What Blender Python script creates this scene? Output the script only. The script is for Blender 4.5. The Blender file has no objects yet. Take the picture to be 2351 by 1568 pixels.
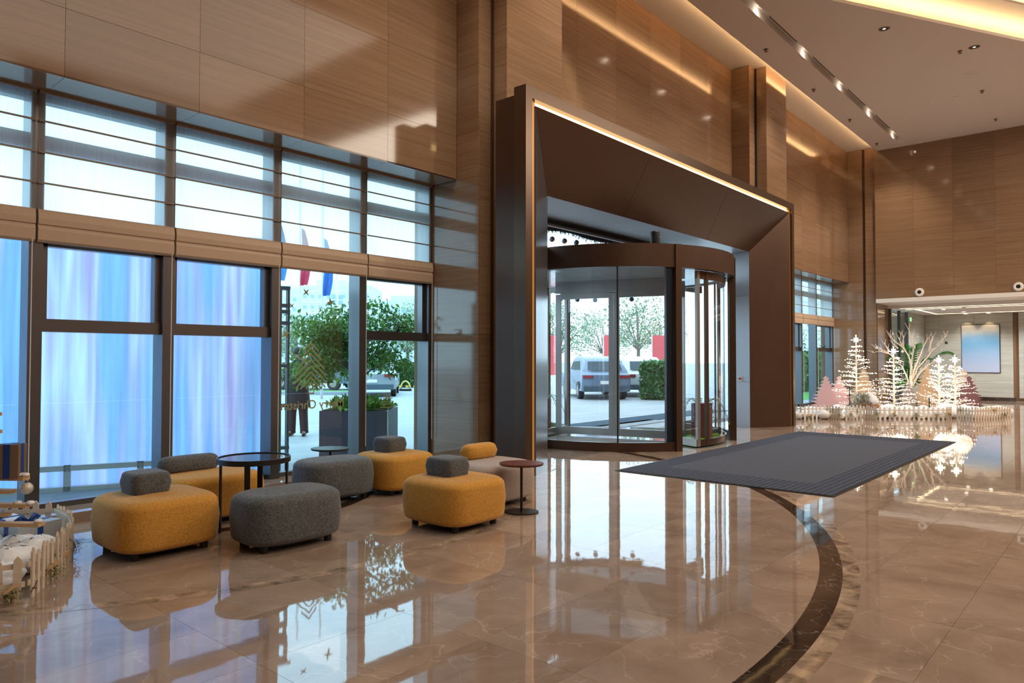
import bpy, bmesh, math, random
import numpy as np
from mathutils import Matrix, Vector, Euler

random.seed(7)
RNG = np.random.default_rng(11)
scn = bpy.context.scene
COL = scn.collection

# ------------------------------------------------------------------ camera
FPX, CX, CY, HCAM = 1644.73, 1175.5, 784.0, 1.5
YAW, PIT, ROL = 0.718406, 0.0242914, 0.000882
_f = np.array([math.cos(YAW)*math.cos(PIT), math.sin(YAW)*math.cos(PIT), math.sin(PIT)])
_r = np.array([math.sin(YAW), -math.cos(YAW), 0.0])
_u = np.cross(_r, _f)
_r, _u = math.cos(ROL)*_r + math.sin(ROL)*_u, -math.sin(ROL)*_r + math.cos(ROL)*_u
cam_d = bpy.data.cameras.new('camera')
cam_d.sensor_width = 36.0
cam_d.lens = FPX/2351*36.0
cam_d.clip_end = 2000
cam = bpy.data.objects.new('camera', cam_d)
M = Matrix(((_r[0], _u[0], -_f[0], 0), (_r[1], _u[1], -_f[1], 0), (_r[2], _u[2], -_f[2], HCAM), (0, 0, 0, 1)))
cam.matrix_world = M
COL.objects.link(cam)
scn.camera = cam

def on(x, y, axis, val):
    "photo pixel -> the point where its ray meets the plane axis=val"
    d = _f*FPX + _r*(x-CX) - _u*(y-CY)
    o = np.array([0, 0, HCAM])
    return o + (val-o[axis])/d[axis]*d
def gp(x, y, z=0.0):
    p = on(x, y, 2, z); return float(p[0]), float(p[1])
def ondepth(x, y, p):
    "pixel -> point at the depth of the upright plane through p that faces the camera"
    n = np.array([math.cos(YAW), math.sin(YAW), 0.0])
    d = _f*FPX + _r*(x-CX) - _u*(y-CY)
    o = np.array([0, 0, HCAM])
    return o + ((np.array(p, float)-o) @ n)/(d @ n)*d
def topx(p):
    d = np.array(p, float)-[0, 0, HCAM]; w = d @ _f
    return CX+FPX*(d @ _r)/w, CY-FPX*(d @ _u)/w, w

# ------------------------------------------------------------------ world, exposure
vs = scn.view_settings
vs.view_transform = 'Standard'; vs.look = 'None'; vs.gamma = 1.0; vs.exposure = 0.55
vs.use_curve_mapping = False
scn.display_settings.display_device = 'sRGB'
world = bpy.data.worlds.new('sky'); scn.world = world
world.use_nodes = True
wn = world.node_tree.nodes; wl = world.node_tree.links
bg = wn['Background']
bg.inputs['Color'].default_value = (0.64, 0.86, 1.0, 1)      # bright overcast, seen cold against the warm lamps
bg.inputs['Strength'].default_value = 2.6
scn.cycles.adaptive_threshold = 0.03
scn.cycles.max_bounces = 7
scn.cycles.diffuse_bounces = 3
scn.cycles.glossy_bounces = 4
scn.cycles.transmission_bounces = 4
scn.cycles.transparent_max_bounces = 16
scn.cycles.sample_clamp_indirect = 4.0
scn.cycles.caustics_reflective = False
scn.cycles.caustics_refractive = False

def area_lamp(name, loc, sx, sy, power, color, rot=(0, 0, 0), spread=180):
    l = bpy.data.lights.new(name, 'AREA'); l.shape = 'RECTANGLE'; l.size = sx; l.size_y = sy
    l.energy = power; l.color = color; l.spread = math.radians(spread)
    o = bpy.data.objects.new(name, l); o.location = loc; o.rotation_euler = rot
    COL.objects.link(o); return o
WARM = (1.0, 0.66, 0.36)
SOFT = (1.0, 0.86, 0.70)
CEIL = 8.19
# added fill lamps high in the lobby, without fixtures of their own
area_lamp('ceiling_fill_lamp', (5.0, -2.0, 8.70), 10.0, 7.0, 290, SOFT)
area_lamp('ceiling_fill_lamp', (18.5, -4.2, 8.70), 9.0, 6.0, 1050, SOFT)
area_lamp('ceiling_fill_lamp', (0.0, -8.5, 8.70), 10.0, 5.0, 240, SOFT)
area_lamp('ceiling_fill_lamp', (11.5, -9.0, 8.70), 9.0, 5.0, 260, SOFT)

# ------------------------------------------------------------------ helpers
def C(r, g, b, a=1.0):
    f = lambda v: (v/255/12.92) if v/255 <= 0.04045 else ((v/255+0.055)/1.055)**2.4
    return (f(r), f(g), f(b), a)

def nt(name):
    m = bpy.data.materials.new(name); m.use_nodes = True
    t = m.node_tree; return m, t, t.nodes['Principled BSDF'], t.nodes, t.links

def mat(name, col, rough=0.5, metal=0.0, spec=0.5, bump=None, vary=None, coat=0.0, sheen=0.0, emit=None):
    "plain procedural material; vary=(scale, amount) mottles, bump=(scale, strength)"
    m, t, p, n, l = nt(name)
    p.inputs['Base Color'].default_value = col
    p.inputs['Roughness'].default_value = rough
    p.inputs['Metallic'].default_value = metal
    p.inputs['Specular IOR Level'].default_value = spec
    p.inputs['Coat Weight'].default_value = coat
    p.inputs['Sheen Weight'].default_value = sheen
    if emit:
        p.inputs['Emission Color'].default_value = emit[0]; p.inputs['Emission Strength'].default_value = emit[1]
    tc = None
    if vary or bump:
        tc = n.new('ShaderNodeTexCoord')
    if vary:
        nz = n.new('ShaderNodeTexNoise'); nz.inputs['Scale'].default_value = vary[0]; nz.inputs['Detail'].default_value = 4
        l.new(tc.outputs['Object'], nz.inputs['Vector'])
        hs = n.new('ShaderNodeMix'); hs.data_type = 'RGBA'
        hs.inputs['A'].default_value = tuple(c*(1-vary[1]) for c in col[:3])+(1,)
        hs.inputs['B'].default_value = tuple(min(1, c*(1+vary[1])) for c in col[:3])+(1,)
        l.new(nz.outputs['Fac'], hs.inputs['Factor']); l.new(hs.outputs['Result'], p.inputs['Base Color'])
    if bump:
        nb = n.new('ShaderNodeTexNoise'); nb.inputs['Scale'].default_value = bump[0]; nb.inputs['Detail'].default_value = 3
        l.new(tc.outputs['Object'], nb.inputs['Vector'])
        b = n.new('ShaderNodeBump'); b.inputs['Strength'].default_value = bump[1]; b.inputs['Distance'].default_value = 0.01
        l.new(nb.outputs['Fac'], b.inputs['Height']); l.new(b.outputs['Normal'], p.inputs['Normal'])
    return m

def emis(name, col, strength):
    m, t, p, n, l = nt(name)
    p.inputs['Base Color'].default_value = (0.8, 0.8, 0.8, 1)
    p.inputs['Emission Color'].default_value = col; p.inputs['Emission Strength'].default_value = strength
    return m

def glass(name, tint, rough=0.0, refl=0.075):
    "thin clear pane: tinted see-through plus a mirror share that grows towards grazing view"
    m = bpy.data.materials.new(name); m.use_nodes = True
    t = m.node_tree; n = t.nodes; l = t.links
    n.remove(n['Principled BSDF']); out = n['Material Output']
    tr = n.new('ShaderNodeBsdfTransparent'); tr.inputs['Color'].default_value = tint
    gl = n.new('ShaderNodeBsdfGlossy'); gl.inputs['Roughness'].default_value = rough
    lw = n.new('ShaderNodeLayerWeight'); lw.inputs['Blend'].default_value = 0.5
    pw = n.new('ShaderNodeMath'); pw.operation = 'POWER'; pw.inputs[1].default_value = 5.0; l.new(lw.outputs['Facing'], pw.inputs[0])
    ma = n.new('ShaderNodeMath'); ma.operation = 'MULTIPLY_ADD'; ma.inputs[1].default_value = 1-refl; ma.inputs[2].default_value = refl; l.new(pw.outputs[0], ma.inputs[0])
    mx = n.new('ShaderNodeMixShader')
    l.new(ma.outputs[0], mx.inputs['Fac']); l.new(tr.outputs[0], mx.inputs[1]); l.new(gl.outputs[0], mx.inputs[2])
    l.new(mx.outputs[0], out.inputs['Surface'])
    return m

def stone(name, dark, light, zscale=16.0, rough=0.13, tone=0.10, bump=0.0):
    "vein-cut stone: fine level streaks, each slab a little different"
    m, t, p, n, l = nt(name)
    ge = n.new('ShaderNodeNewGeometry'); oi = n.new('ShaderNodeObjectInfo')
    add = n.new('ShaderNodeVectorMath'); add.operation = 'MULTIPLY_ADD'
    l.new(oi.outputs['Random'], add.inputs[0]); add.inputs[1].default_value = (7.0, 3.0, 5.0); l.new(ge.outputs['Position'], add.inputs[2])
    mp = n.new('ShaderNodeMapping'); mp.inputs['Scale'].default_value = (0.55, 0.55, zscale); mp.inputs['Rotation'].default_value = (0.02, 0.03, 0)
    l.new(add.outputs[0], mp.inputs['Vector'])
    n1 = n.new('ShaderNodeTexNoise'); n1.inputs['Scale'].default_value = 1.0; n1.inputs['Detail'].default_value = 7; n1.inputs['Roughness'].default_value = 0.62
    l.new(mp.outputs[0], n1.inputs['Vector'])
    rp = n.new('ShaderNodeValToRGB'); rp.color_ramp.elements[0].position = 0.3; rp.color_ramp.elements[1].position = 0.72
    rp.color_ramp.elements[0].color = dark; rp.color_ramp.elements[1].color = light
    l.new(n1.outputs['Fac'], rp.inputs['Fac'])
    hv = n.new('ShaderNodeHueSaturation')
    mm = n.new('ShaderNodeMapRange'); mm.inputs['To Min'].default_value = 1-tone; mm.inputs['To Max'].default_value = 1+tone
    l.new(oi.outputs['Random'], mm.inputs['Value']); l.new(mm.outputs[0], hv.inputs['Value'])
    l.new(rp.outputs['Color'], hv.inputs['Color']); l.new(hv.outputs['Color'], p.inputs['Base Color'])
    p.inputs['Roughness'].default_value = rough; p.inputs['IOR'].default_value = 1.62
    return m

def marble_floor(name, base, base2, vein, vein_amt, rough=0.04, tone=0.09, scale=1.0, wave=0.02, ior=1.6):
    m, t, p, n, l = nt(name)
    ge = n.new('ShaderNodeNewGeometry'); oi = n.new('ShaderNodeObjectInfo')
    rnd = n.new('ShaderNodeMath'); rnd.operation = 'ADD'
    l.new(oi.outputs['Random'], rnd.inputs[0]); l.new(ge.outputs['Random Per Island'], rnd.inputs[1])
    fr = n.new('ShaderNodeMath'); fr.operation = 'FRACT'; l.new(rnd.outputs[0], fr.inputs[0])
    add = n.new('ShaderNodeVectorMath'); add.operation = 'MULTIPLY_ADD'
    l.new(fr.outputs[0], add.inputs[0]); add.inputs[1].default_value = (13.0, 9.0, 0.0); l.new(ge.outputs['Position'], add.inputs[2])
    n1 = n.new('ShaderNodeTexNoise'); n1.inputs['Scale'].default_value = 1.7*scale; n1.inputs['Detail'].default_value = 7; n1.inputs['Roughness'].default_value = 0.6; n1.inputs['Distortion'].default_value = 0.8
    l.new(add.outputs[0], n1.inputs['Vector'])
    mx = n.new('ShaderNodeMix'); mx.data_type = 'RGBA'; mx.inputs['A'].default_value = base; mx.inputs['B'].default_value = base2
    cr = n.new('ShaderNodeMapRange'); cr.inputs['From Min'].default_value = 0.32; cr.inputs['From Max'].default_value = 0.68
    l.new(n1.outputs['Fac'], cr.inputs['Value']); l.new(cr.outputs[0], mx.inputs['Factor'])
    # veins
    nd = n.new('ShaderNodeTexNoise'); nd.inputs['Scale'].default_value = 2.0*scale; nd.inputs['Detail'].default_value = 5
    l.new(add.outputs[0], nd.inputs['Vector'])
    dv = n.new('ShaderNodeVectorMath'); dv.operation = 'MULTIPLY_ADD'; dv.inputs[1].default_value = (0.9, 0.9, 0.0)
    l.new(nd.outputs['Color'], dv.inputs[0]); l.new(add.outputs[0], dv.inputs[2])
    vo = n.new('ShaderNodeTexVoronoi'); vo.feature = 'DISTANCE_TO_EDGE'; vo.inputs['Scale'].default_value = 2.1*scale
    l.new(dv.outputs[0], vo.inputs['Vector'])
    vr = n.new('ShaderNodeMapRange'); vr.inputs['From Min'].default_value = 0.0; vr.inputs['From Max'].default_value = 0.011
    vr.inputs['To Min'].default_value = vein_amt; vr.inputs['To Max'].default_value = 0.0
    l.new(vo.outputs['Distance'], vr.inputs['Value'])
    vm = n.new('ShaderNodeMath'); vm.operation = 'MULTIPLY'; l.new(vr.outputs[0], vm.inputs[0]); l.new(n1.outputs['Fac'], vm.inputs[1])
    mv = n.new('ShaderNodeMix'); mv.data_type = 'RGBA'; mv.inputs['B'].default_value = vein
    l.new(vm.outputs[0], mv.inputs['Factor']); l.new(mx.outputs['Result'], mv.inputs['A'])
    hv = n.new('ShaderNodeHueSaturation')
    mm = n.new('ShaderNodeMapRange'); mm.inputs['To Min'].default_value = 1-tone; mm.inputs['To Max'].default_value = 1+tone
    l.new(fr.outputs[0], mm.inputs['Value']); l.new(mm.outputs[0], hv.inputs['Value'])
    l.new(mv.outputs['Result'], hv.inputs['Color']); l.new(hv.outputs['Color'], p.inputs['Base Color'])
    p.inputs['Roughness'].default_value = rough
    p.inputs['IOR'].default_value = ior
    if wave:
        nb = n.new('ShaderNodeTexNoise'); nb.inputs['Scale'].default_value = 5.0; nb.inputs['Detail'].default_value = 1
        l.new(add.outputs[0], nb.inputs['Vector'])
        b = n.new('ShaderNodeBump'); b.inputs['Strength'].default_value = wave; b.inputs['Distance'].default_value = 0.02
        l.new(nb.outputs['Fac'], b.inputs['Height']); l.new(b.outputs['Normal'], p.inputs['Normal'])
    return m

def fabric(name, col, col2, scale=420):
    "woven upholstery: crossed fine threads in two tones"
    m, t, p, n, l = nt(name)
    tc = n.new('ShaderNodeTexCoord')
    nz = n.new('ShaderNodeTexNoise'); nz.inputs['Scale'].default_value = scale*0.55; nz.inputs['Detail'].default_value = 2
    mp = n.new('ShaderNodeMapping'); mp.inputs['Scale'].default_value = (1, 1, 0.25)
    l.new(tc.outputs['Object'], mp.inputs['Vector']); l.new(mp.outputs[0], nz.inputs['Vector'])
    mp2 = n.new('ShaderNodeMapping'); mp2.inputs['Scale'].default_value = (0.25, 0.25, 1)
    nz2 = n.new('ShaderNodeTexNoise'); nz2.inputs['Scale'].default_value = scale*0.55; nz2.inputs['Detail'].default_value = 2
    l.new(tc.outputs['Object'], mp2.inputs['Vector']); l.new(mp2.outputs[0], nz2.inputs['Vector'])
    ad = n.new('ShaderNodeMath'); ad.operation = 'MULTIPLY_ADD'; ad.inputs[1].default_value = 0.5
    hf = n.new('ShaderNodeMath'); hf.operation = 'MULTIPLY'; hf.inputs[1].default_value = 0.5
    l.new(nz.outputs['Fac'], hf.inputs[0]); l.new(nz2.outputs['Fac'], ad.inputs[0]); l.new(hf.outputs[0], ad.inputs[2])
    mr = n.new('ShaderNodeMapRange'); mr.inputs['From Min'].default_value = 0.38; mr.inputs['From Max'].default_value = 0.62
    l.new(ad.outputs[0], mr.inputs['Value'])
    mx = n.new('ShaderNodeMix'); mx.data_type = 'RGBA'; mx.inputs['A'].default_value = col; mx.inputs['B'].default_value = col2
    l.new(mr.outputs[0], mx.inputs['Factor']); l.new(mx.outputs['Result'], p.inputs['Base Color'])
    p.inputs['Roughness'].default_value = 0.9; p.inputs['Specular IOR Level'].default_value = 0.2
    p.inputs['Sheen Weight'].default_value = 0.25; p.inputs['Sheen Roughness'].default_value = 0.4
    b = n.new('ShaderNodeBump'); b.inputs['Strength'].default_value = 0.25; b.inputs['Distance'].default_value = 0.004
    l.new(ad.outputs[0], b.inputs['Height']); l.new(b.outputs['Normal'], p.inputs['Normal'])
    return m

def rot2(a):
    return math.cos(a), math.sin(a)

class MB:
    "collects shapes; build() links them as one mesh object"
    def __init__(s): s.v = []; s.f = []
    def add(s, vs_, fs):
        b = len(s.v); s.v += [tuple(map(float, q)) for q in vs_]; s.f += [tuple(b+i for i in f) for f in fs]; return s
    def box(s, x0, y0, z0, x1, y1, z1):
        return s.add([(x0,y0,z0),(x1,y0,z0),(x1,y1,z0),(x0,y1,z0),(x0,y0,z1),(x1,y0,z1),(x1,y1,z1),(x0,y1,z1)],
                     [(0,3,2,1),(4,5,6,7),(0,1,5,4),(1,2,6,5),(2,3,7,6),(3,0,4,7)])
    def bar(s, a, b, w, h, up=(0,0,1)):
        "box beam from a to b, w wide and h high"
        a = np.array(a, float); b = np.array(b, float); d = b-a; d /= np.linalg.norm(d)
        up = np.array(up, float)
        if abs(d @ up) > 0.98: up = np.array((1.0, 0, 0))
        sd = np.cross(d, up); sd /= np.linalg.norm(sd); u2 = np.cross(sd, d)
        vs_ = []
        for q in (a, b):
            for i, j in ((-1,-1),(1,-1),(1,1),(-1,1)): vs_.append(q+sd*w/2*i+u2*h/2*j)
        return s.add(vs_, [(0,1,2,3),(7,6,5,4),(0,4,5,1),(1,5,6,2),(2,6,7,3),(3,7,4,0)])
    def cyl(s, a, b, r0, r1=None, n=12, caps=True):
        r1 = r0 if r1 is None else r1
        a = np.array(a, float); b = np.array(b, float); d = b-a; L = np.linalg.norm(d)
        if L < 1e-9: return s
        d /= L
        t = np.array((1.0,0,0)) if abs(d[0]) < 0.9 else np.array((0,1.0,0))
        e1 = np.cross(d, t); e1 /= np.linalg.norm(e1); e2 = np.cross(d, e1)
        vs_ = []
        for q, r in ((a, r0), (b, r1)):
            for i in range(n):
                w = 2*math.pi*i/n; vs_.append(q+r*(math.cos(w)*e1+math.sin(w)*e2))
        fs = [(i, (i+1) % n, n+(i+1) % n, n+i) for i in range(n)]
        if caps: fs += [tuple(range(n-1,-1,-1)), tuple(range(n,2*n))]
        return s.add(vs_, fs)
    def tube(s, pts, r, n=6, closed=False):
        P = [np.array(p, float) for p in pts]; m = len(P); R = r if hasattr(r, '__len__') else [r]*m
        vs_ = []; prev = None
        for i in range(m):
            d = (P[(i+1) % m]-P[i-1]) if closed else (P[min(i+1,m-1)]-P[max(i-1,0)])
            d = d/(np.linalg.norm(d)+1e-12)
            if prev is None:
                t = np.array((0,0,1.0)) if abs(d[2]) < 0.9 else np.array((1.0,0,0))
                e1 = np.cross(d, t)
            else: e1 = prev-d*(prev @ d)
            e1 /= (np.linalg.norm(e1)+1e-12); prev = e1; e2 = np.cross(d, e1)
            for k in range(n):
                w = 2*math.pi*k/n; vs_.append(P[i]+R[i]*(math.cos(w)*e1+math.sin(w)*e2))
        fs = []
        for i in range(m if closed else m-1):
            j = (i+1) % m
            fs += [(i*n+k, i*n+(k+1) % n, j*n+(k+1) % n, j*n+k) for k in range(n)]
        if not closed: fs += [tuple(range(n-1,-1,-1)), tuple((m-1)*n+k for k in range(n))]
        return s.add(vs_, fs)
    def lathe(s, prof, n=24, c=(0,0,0)):
        vs_ = []; m = len(prof)
        for r, z in prof:
            for i in range(n):
                w = 2*math.pi*i/n; vs_.append((c[0]+r*math.cos(w), c[1]+r*math.sin(w), c[2]+z))
        fs = []
        for j in range(m-1):
            fs += [(j*n+i, j*n+(i+1) % n, (j+1)*n+(i+1) % n, (j+1)*n+i) for i in range(n)]
        return s.add(vs_, fs)
    def prism(s, poly, z0, z1):
        n = len(poly)
        return s.add([(x,y,z0) for x,y in poly]+[(x,y,z1) for x,y in poly],
                     [tuple(range(n-1,-1,-1)), tuple(range(n,2*n))]+[(i,(i+1)%n,n+(i+1)%n,n+i) for i in range(n)])
    def arcwall(s, c, r0, r1, a0, a1, z0, z1, n=24):
        "curved wall between radii r0<r1, angles in degrees"
        vs_ = []
        for i in range(n+1):
            w = math.radians(a0+(a1-a0)*i/n)
            for r, z in ((r0,z0),(r1,z0),(r1,z1),(r0,z1)): vs_.append((c[0]+r*math.cos(w), c[1]+r*math.sin(w), z))
        fs = []
        for i in range(n):
            for k in range(4): fs.append((i*4+k, (i+1)*4+k, (i+1)*4+(k+1)%4, i*4+(k+1)%4))
        if abs(a1-a0) < 359.9: fs += [(0,1,2,3), (n*4+3,n*4+2,n*4+1,n*4)]
        return s.add(vs_, fs)
    def ball(s, c, r, n=10, m=6, squash=1.0):
        prof = [(max(r*math.sin(math.pi*j/m),0.0), -r*squash*math.cos(math.pi*j/m)) for j in range(m+1)]
        prof[0] = (0.0005*r, -r*squash); prof[-1] = (0.0005*r, r*squash)
        return s.lathe(prof, n, c)
    def quad(s, a, b, c, d): return s.add([a,b,c,d], [(0,1,2,3)])
    def mesh(s, name):
        me = bpy.data.meshes.new(name); me.from_pydata(s.v, [], s.f); me.update()
        bm = bmesh.new(); bm.from_mesh(me); bmesh.ops.recalc_face_normals(bm, faces=bm.faces); bm.to_mesh(me); bm.free()
        return me
    def build(s, name, m, parent=None, smooth=False, loc=None, rz=0.0, angle=None):
        me = s.mesh(name)
        if m is not None: me.materials.append(m)
        o = bpy.data.objects.new(name, me); COL.objects.link(o)
        if parent is not None: o.parent = parent
        if loc is not None: o.location = loc
        if rz: o.rotation_euler = (0,0,rz)
        if smooth:
            me.polygons.foreach_set('use_smooth', [True]*len(me.polygons))
            if angle:
                try: me.set_sharp_from_angle(angle=math.radians(angle))
                except Exception: pass
        return o

def tag(o, label=None, cat=None, group=None, kind=None):
    if label: o['label'] = label
    if cat: o['category'] = cat
    if group: o['group'] = group
    if kind: o['kind'] = kind
    return o
def thing(name, label=None, cat=None, loc=(0,0,0), rz=0.0, group=None, kind=None):
    o = bpy.data.objects.new(name, None); o.empty_display_size = 0.1
    COL.objects.link(o); o.location = loc; o.rotation_euler = (0,0,rz)
    return tag(o, label, cat, group, kind)
def dup(o, parent=None, **kw):
    "copy of a thing with its parts and sub-parts"
    kids = [c for c in COL.objects if c.parent == o]
    c = o.copy(); COL.objects.link(c); c.parent = parent
    for k in kids: dup(k, c)
    for k, v in kw.items():
        if k == 'loc': c.location = v
        elif k == 'rz': c.rotation_euler = (0,0,v)
        elif k == 'scale': c.scale = v if hasattr(v, '__len__') else (v,v,v)
        else: c[k] = v
    return c
_shared = {}
def piece(name, m, parent, dims, loc, kind=None, bevel=0.0):
    "one slab of given size; alike slabs share their mesh"
    key = (name, m.name, tuple(round(d, 4) for d in dims))
    me = _shared.get(key)
    if me is None:
        b = MB().box(0,0,0,*dims); me = b.mesh(name); me.materials.append(m); _shared[key] = me
    o = bpy.data.objects.new(name, me); COL.objects.link(o); o.parent = parent; o.location = loc
    return o

# ------------------------------------------------------------------ materials
M_wall = stone('wall_stone', C(130, 102, 78), C(152, 122, 96), zscale=26, tone=0.11, rough=0.09)
M_wallb = mat('wall_backing', C(120, 90, 62), 0.5)
M_floor = marble_floor('floor_marble', C(141, 120, 105), C(170, 149, 133), C(216, 202, 188), 0.55, rough=0.028, ior=1.75)
M_ringdark = marble_floor('inlay_dark_marble', C(40, 31, 27), C(62, 50, 44), C(190, 175, 160), 0.9, tone=0.05, scale=1.6)
M_ringpale = marble_floor('inlay_veined_marble', C(96, 82, 72), C(196, 172, 148), C(60, 48, 42), 0.9, tone=0.05, scale=3.2)
M_ceil = mat('ceiling_paint', C(216, 208, 203), 0.85)
M_bronze = mat('bronze_panel', C(84, 62, 50), 0.34, 0.55, vary=(1.2, 0.12))
M_bronze2 = mat('bronze_frame', C(92, 72, 56), 0.3, 0.6)
M_silver = mat('brushed_steel', C(186, 188, 194), 0.36, 0.7)
M_alu = mat('anodised_frame', C(150, 146, 142), 0.35, 0.6)
M_black = mat('black_rubber', C(22, 23, 26), 0.5)
M_dkmetal = mat('dark_window_frame', C(112, 111, 114), 0.30, 0.85)
M_glass = glass('tinted_window_glass', (0.68, 0.915, 1.0, 1))
M_clear = glass('clear_door_glass', (0.93, 0.96, 0.98, 1))
M_white = mat('white_paint', C(232, 228, 224), 0.5)
# ================================================================== STRUCTURE
CEIL = 8.13; REC = 8.30; YW = 7.10; ZSOF = 3.98; XFAR = 24.7
# ---- floor: substrate, tiles, inlaid rings
fl = tag(MB().box(-7, -12, -0.25, 31.2, 7.5, -0.0125).build('floor', mat('floor_bed', C(90, 72, 58), 0.6)), 'polished brown marble lobby floor with inlaid rings', 'floor', kind='structure')
TX, TY, GAP = 0.94, 0.62, 0.0016
cells = []
for i in range(-7, 34):
    for j in range(-19, 12):
        x0, y0 = i*TX-0.02, j*TY+0.19
        x1, y1 = x0+TX, min(y0+TY, 7.5)
        if x0 < -7 or x1 > 31.2 or y0 < -12 or y1-y0 < 0.05: continue
        cxp, cyp = (x0+x1)/2, (y0+y1)/2
        px_, py_, w = topx((cxp, cyp, 0))
        vis = w > 0.5 and -150 < px_ < 2500 and py_ < 1700
        hid = cyp > 7.0 or (cxp > 26 and cyp > 6)
        cells.append((-(1/w**3) if vis and not hid else 1.0, x0, y0, x1, y1))
cells.sort()
rest = MB()
for k, (key, x0, y0, x1, y1) in enumerate(cells):
    if k < 296 and key < 0: piece('floor_tile', M_floor, fl, (x1-x0-GAP, y1-y0-GAP, 0.012), (x0+GAP/2, y0+GAP/2, -0.012))
    else: rest.box(x0+GAP/2, y0+GAP/2, -0.012, x1-GAP/2, y1-GAP/2, 0)
tag(rest.build('floor_tiles_beyond', M_floor, fl), kind='stuff')
def ring(name, c, r0, r1, m, z=0.0009):
    b = MB(); n = 160; vs_ = []
    keep = []
    for i in range(n+1):
        w = math.radians(175+190*i/n)
        ca, sa = math.cos(w), math.sin(w)
        if c[1]+r0*sa < 7.3 and c[0]+r1*ca > -7: keep.append((ca, sa))
    for ca, sa in keep:
        vs_ += [(c[0]+r0*ca, min(c[1]+r0*sa, 7.31), z), (c[0]+r1*ca, min(c[1]+r1*sa, 7.31), z)]
    b.add(vs_, [(2*i, 2*i+1, 2*i+3, 2*i+2) for i in range(len(keep)-1)])
    return b.build(name, m, fl)
ring('inlay_ring', (3.35, 8.15), 6.71, 6.86, M_ringdark)
ring('inlay_ring', (3.35, 8.15), 6.86, 6.97, M_ringpale)
ring('inlay_ring', (3.6, 8.15), 3.84, 3.95, M_ringpale)
ring('inlay_ring', (3.6, 8.15), 2.08, 2.22, M_ringdark)

def clad_y(parent, y, x0, x1, z0, z1, du, zs, uo, m=M_wall, name='stone_panel'):
    "slabs on a wall that faces -Y"
    us = [x0]+[u for u in np.arange(uo, x1, du) if u > x0+0.05 and u < x1-0.05]+[x1]
    zz = [z0]+[z for z in zs if z0+0.05 < z < z1-0.05]+[z1]
    for a, b in zip(us, us[1:]):
        for c, d in zip(zz, zz[1:]):
            piece(name, m, parent, (round(b-a-0.003, 3), 0.02, round(d-c-0.003, 3)), (a, y, c))
def clad_x(parent, x, y0, y1, z0, z1, du, zs, uo, m=M_wall, name='stone_panel'):
    us = [y0]+[u for u in np.arange(uo, y1, du) if u > y0+0.05 and u < y1-0.05]+[y1]
    zz = [z0]+[z for z in zs if z0+0.05 < z < z1-0.05]+[z1]
    for a, b in zip(us, us[1:]):
        for c, d in zip(zz, zz[1:]):
            piece(name, m, parent, (0.02, round(b-a-0.003, 3), round(d-c-0.003, 3)), (x, a, c))
ZS = [0.92*k for k in range(0, 5)]+[4.6, 5.52, 6.44, 7.36]
# ---- window wall
wl_ = MB().box(-7, YW+0.02, ZSOF+0.02, 6.95, 8.0, 8.5)
wl_.box(-7, 7.4, 0.096, -0.5, 8.0, ZSOF+0.02)
wl_.box(8.0, YW+0.02, 3.95, 16.3, 7.62, 8.5)
wl_.box(17.4, YW+0.02, ZSOF+0.02, 24.86, 8.0, 8.5)
wall = tag(wl_.build('wall_left', M_wallb), 'brown vein-cut stone wall above the windows and portal', 'wall', kind='structure')
clad_y(wall, YW, -1.5, 6.95, ZSOF, REC, 1.205, ZS, 2.118-1.205*3)
clad_y(wall, YW, 8.46, 15.955, 3.9, REC, 1.221, ZS, 8.57)
clad_y(wall, YW, 17.53, 24.84, ZSOF, REC, 1.221, ZS, 18.1)
for a in np.arange(2.118-1.205*3, 6.9, 1.205):      # soffit slabs over the glazing
    piece('soffit_panel', M_wall, wall, (min(1.205, 6.95-a)-0.003, 0.80, 0.02), (float(a), YW, ZSOF-0.001))
for a in np.arange(17.8, 24.8, 1.22):
    piece('soffit_panel', M_wall, wall, (min(1.22, 24.84-a)-0.003, 0.80, 0.02), (float(a), YW, ZSOF-0.001))
# ---- pillars
def pillar(label, xa, xb, ya, zl0=0.0, lowcut=None):
    "shoulder at xa-0.27 (left) stands back at Y 6.68; the shaft xa..xb stands at ya"
    b = MB().box(xa+0.02, ya+0.02, zl0, xb, 8.0, 8.4)
    b.box(xa-0.25, 6.70, zl0, xa+0.02, 8.0, 8.4)
    if lowcut is None: b.box(xb, 6.70, zl0, xb+0.27, 8.0, 8.4)
    else: b.box(xb, 6.70, lowcut, xb+0.27, 8.0, 8.4)
    p = tag(b.build('pillar', M_wallb), label, 'pillar', kind='structure')
    return p
pa = tag(MB().box(7.24, 6.43, 0, 8.09, 8.0, 8.4).box(8.09, 6.43, 3.95, 8.46, 8.0, 8.4).box(6.97, 6.70, 0, 7.24, 8.0, 8.4).box(8.46, 6.7, 3.95, 8.73, 8.0, 8.4).build('pillar', M_wallb),
         'brown stone pillar between the lounge windows and the entrance portal', 'pillar', kind='structure')
ZP = [0.62*k for k in range(1, 14)]
clad_x(pa, 6.95, 6.68, 7.74, 0.0, ZSOF, 3, [0.92, 1.84, 2.76], 0)
clad_x(pa, 6.95, 6.68, 7.10, ZSOF, REC, 3, ZS, 0)
clad_y(pa, 6.68, 6.97, 7.22, 0, REC, 3, ZS, 0)
clad_x(pa, 7.22, 6.41, 6.68, 0, REC, 3, ZS, 0)
clad_y(pa, 6.41, 7.24, 8.46, 3.9, REC, 3, ZS, 0)
clad_y(pa, 6.41, 7.24, 8.09, 0, 3.9, 3, ZS, 0)
MB().box(7.19, 6.645, 0, 7.218, 6.68, REC).build('shadow_gap', M_bronze2, pa)
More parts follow.
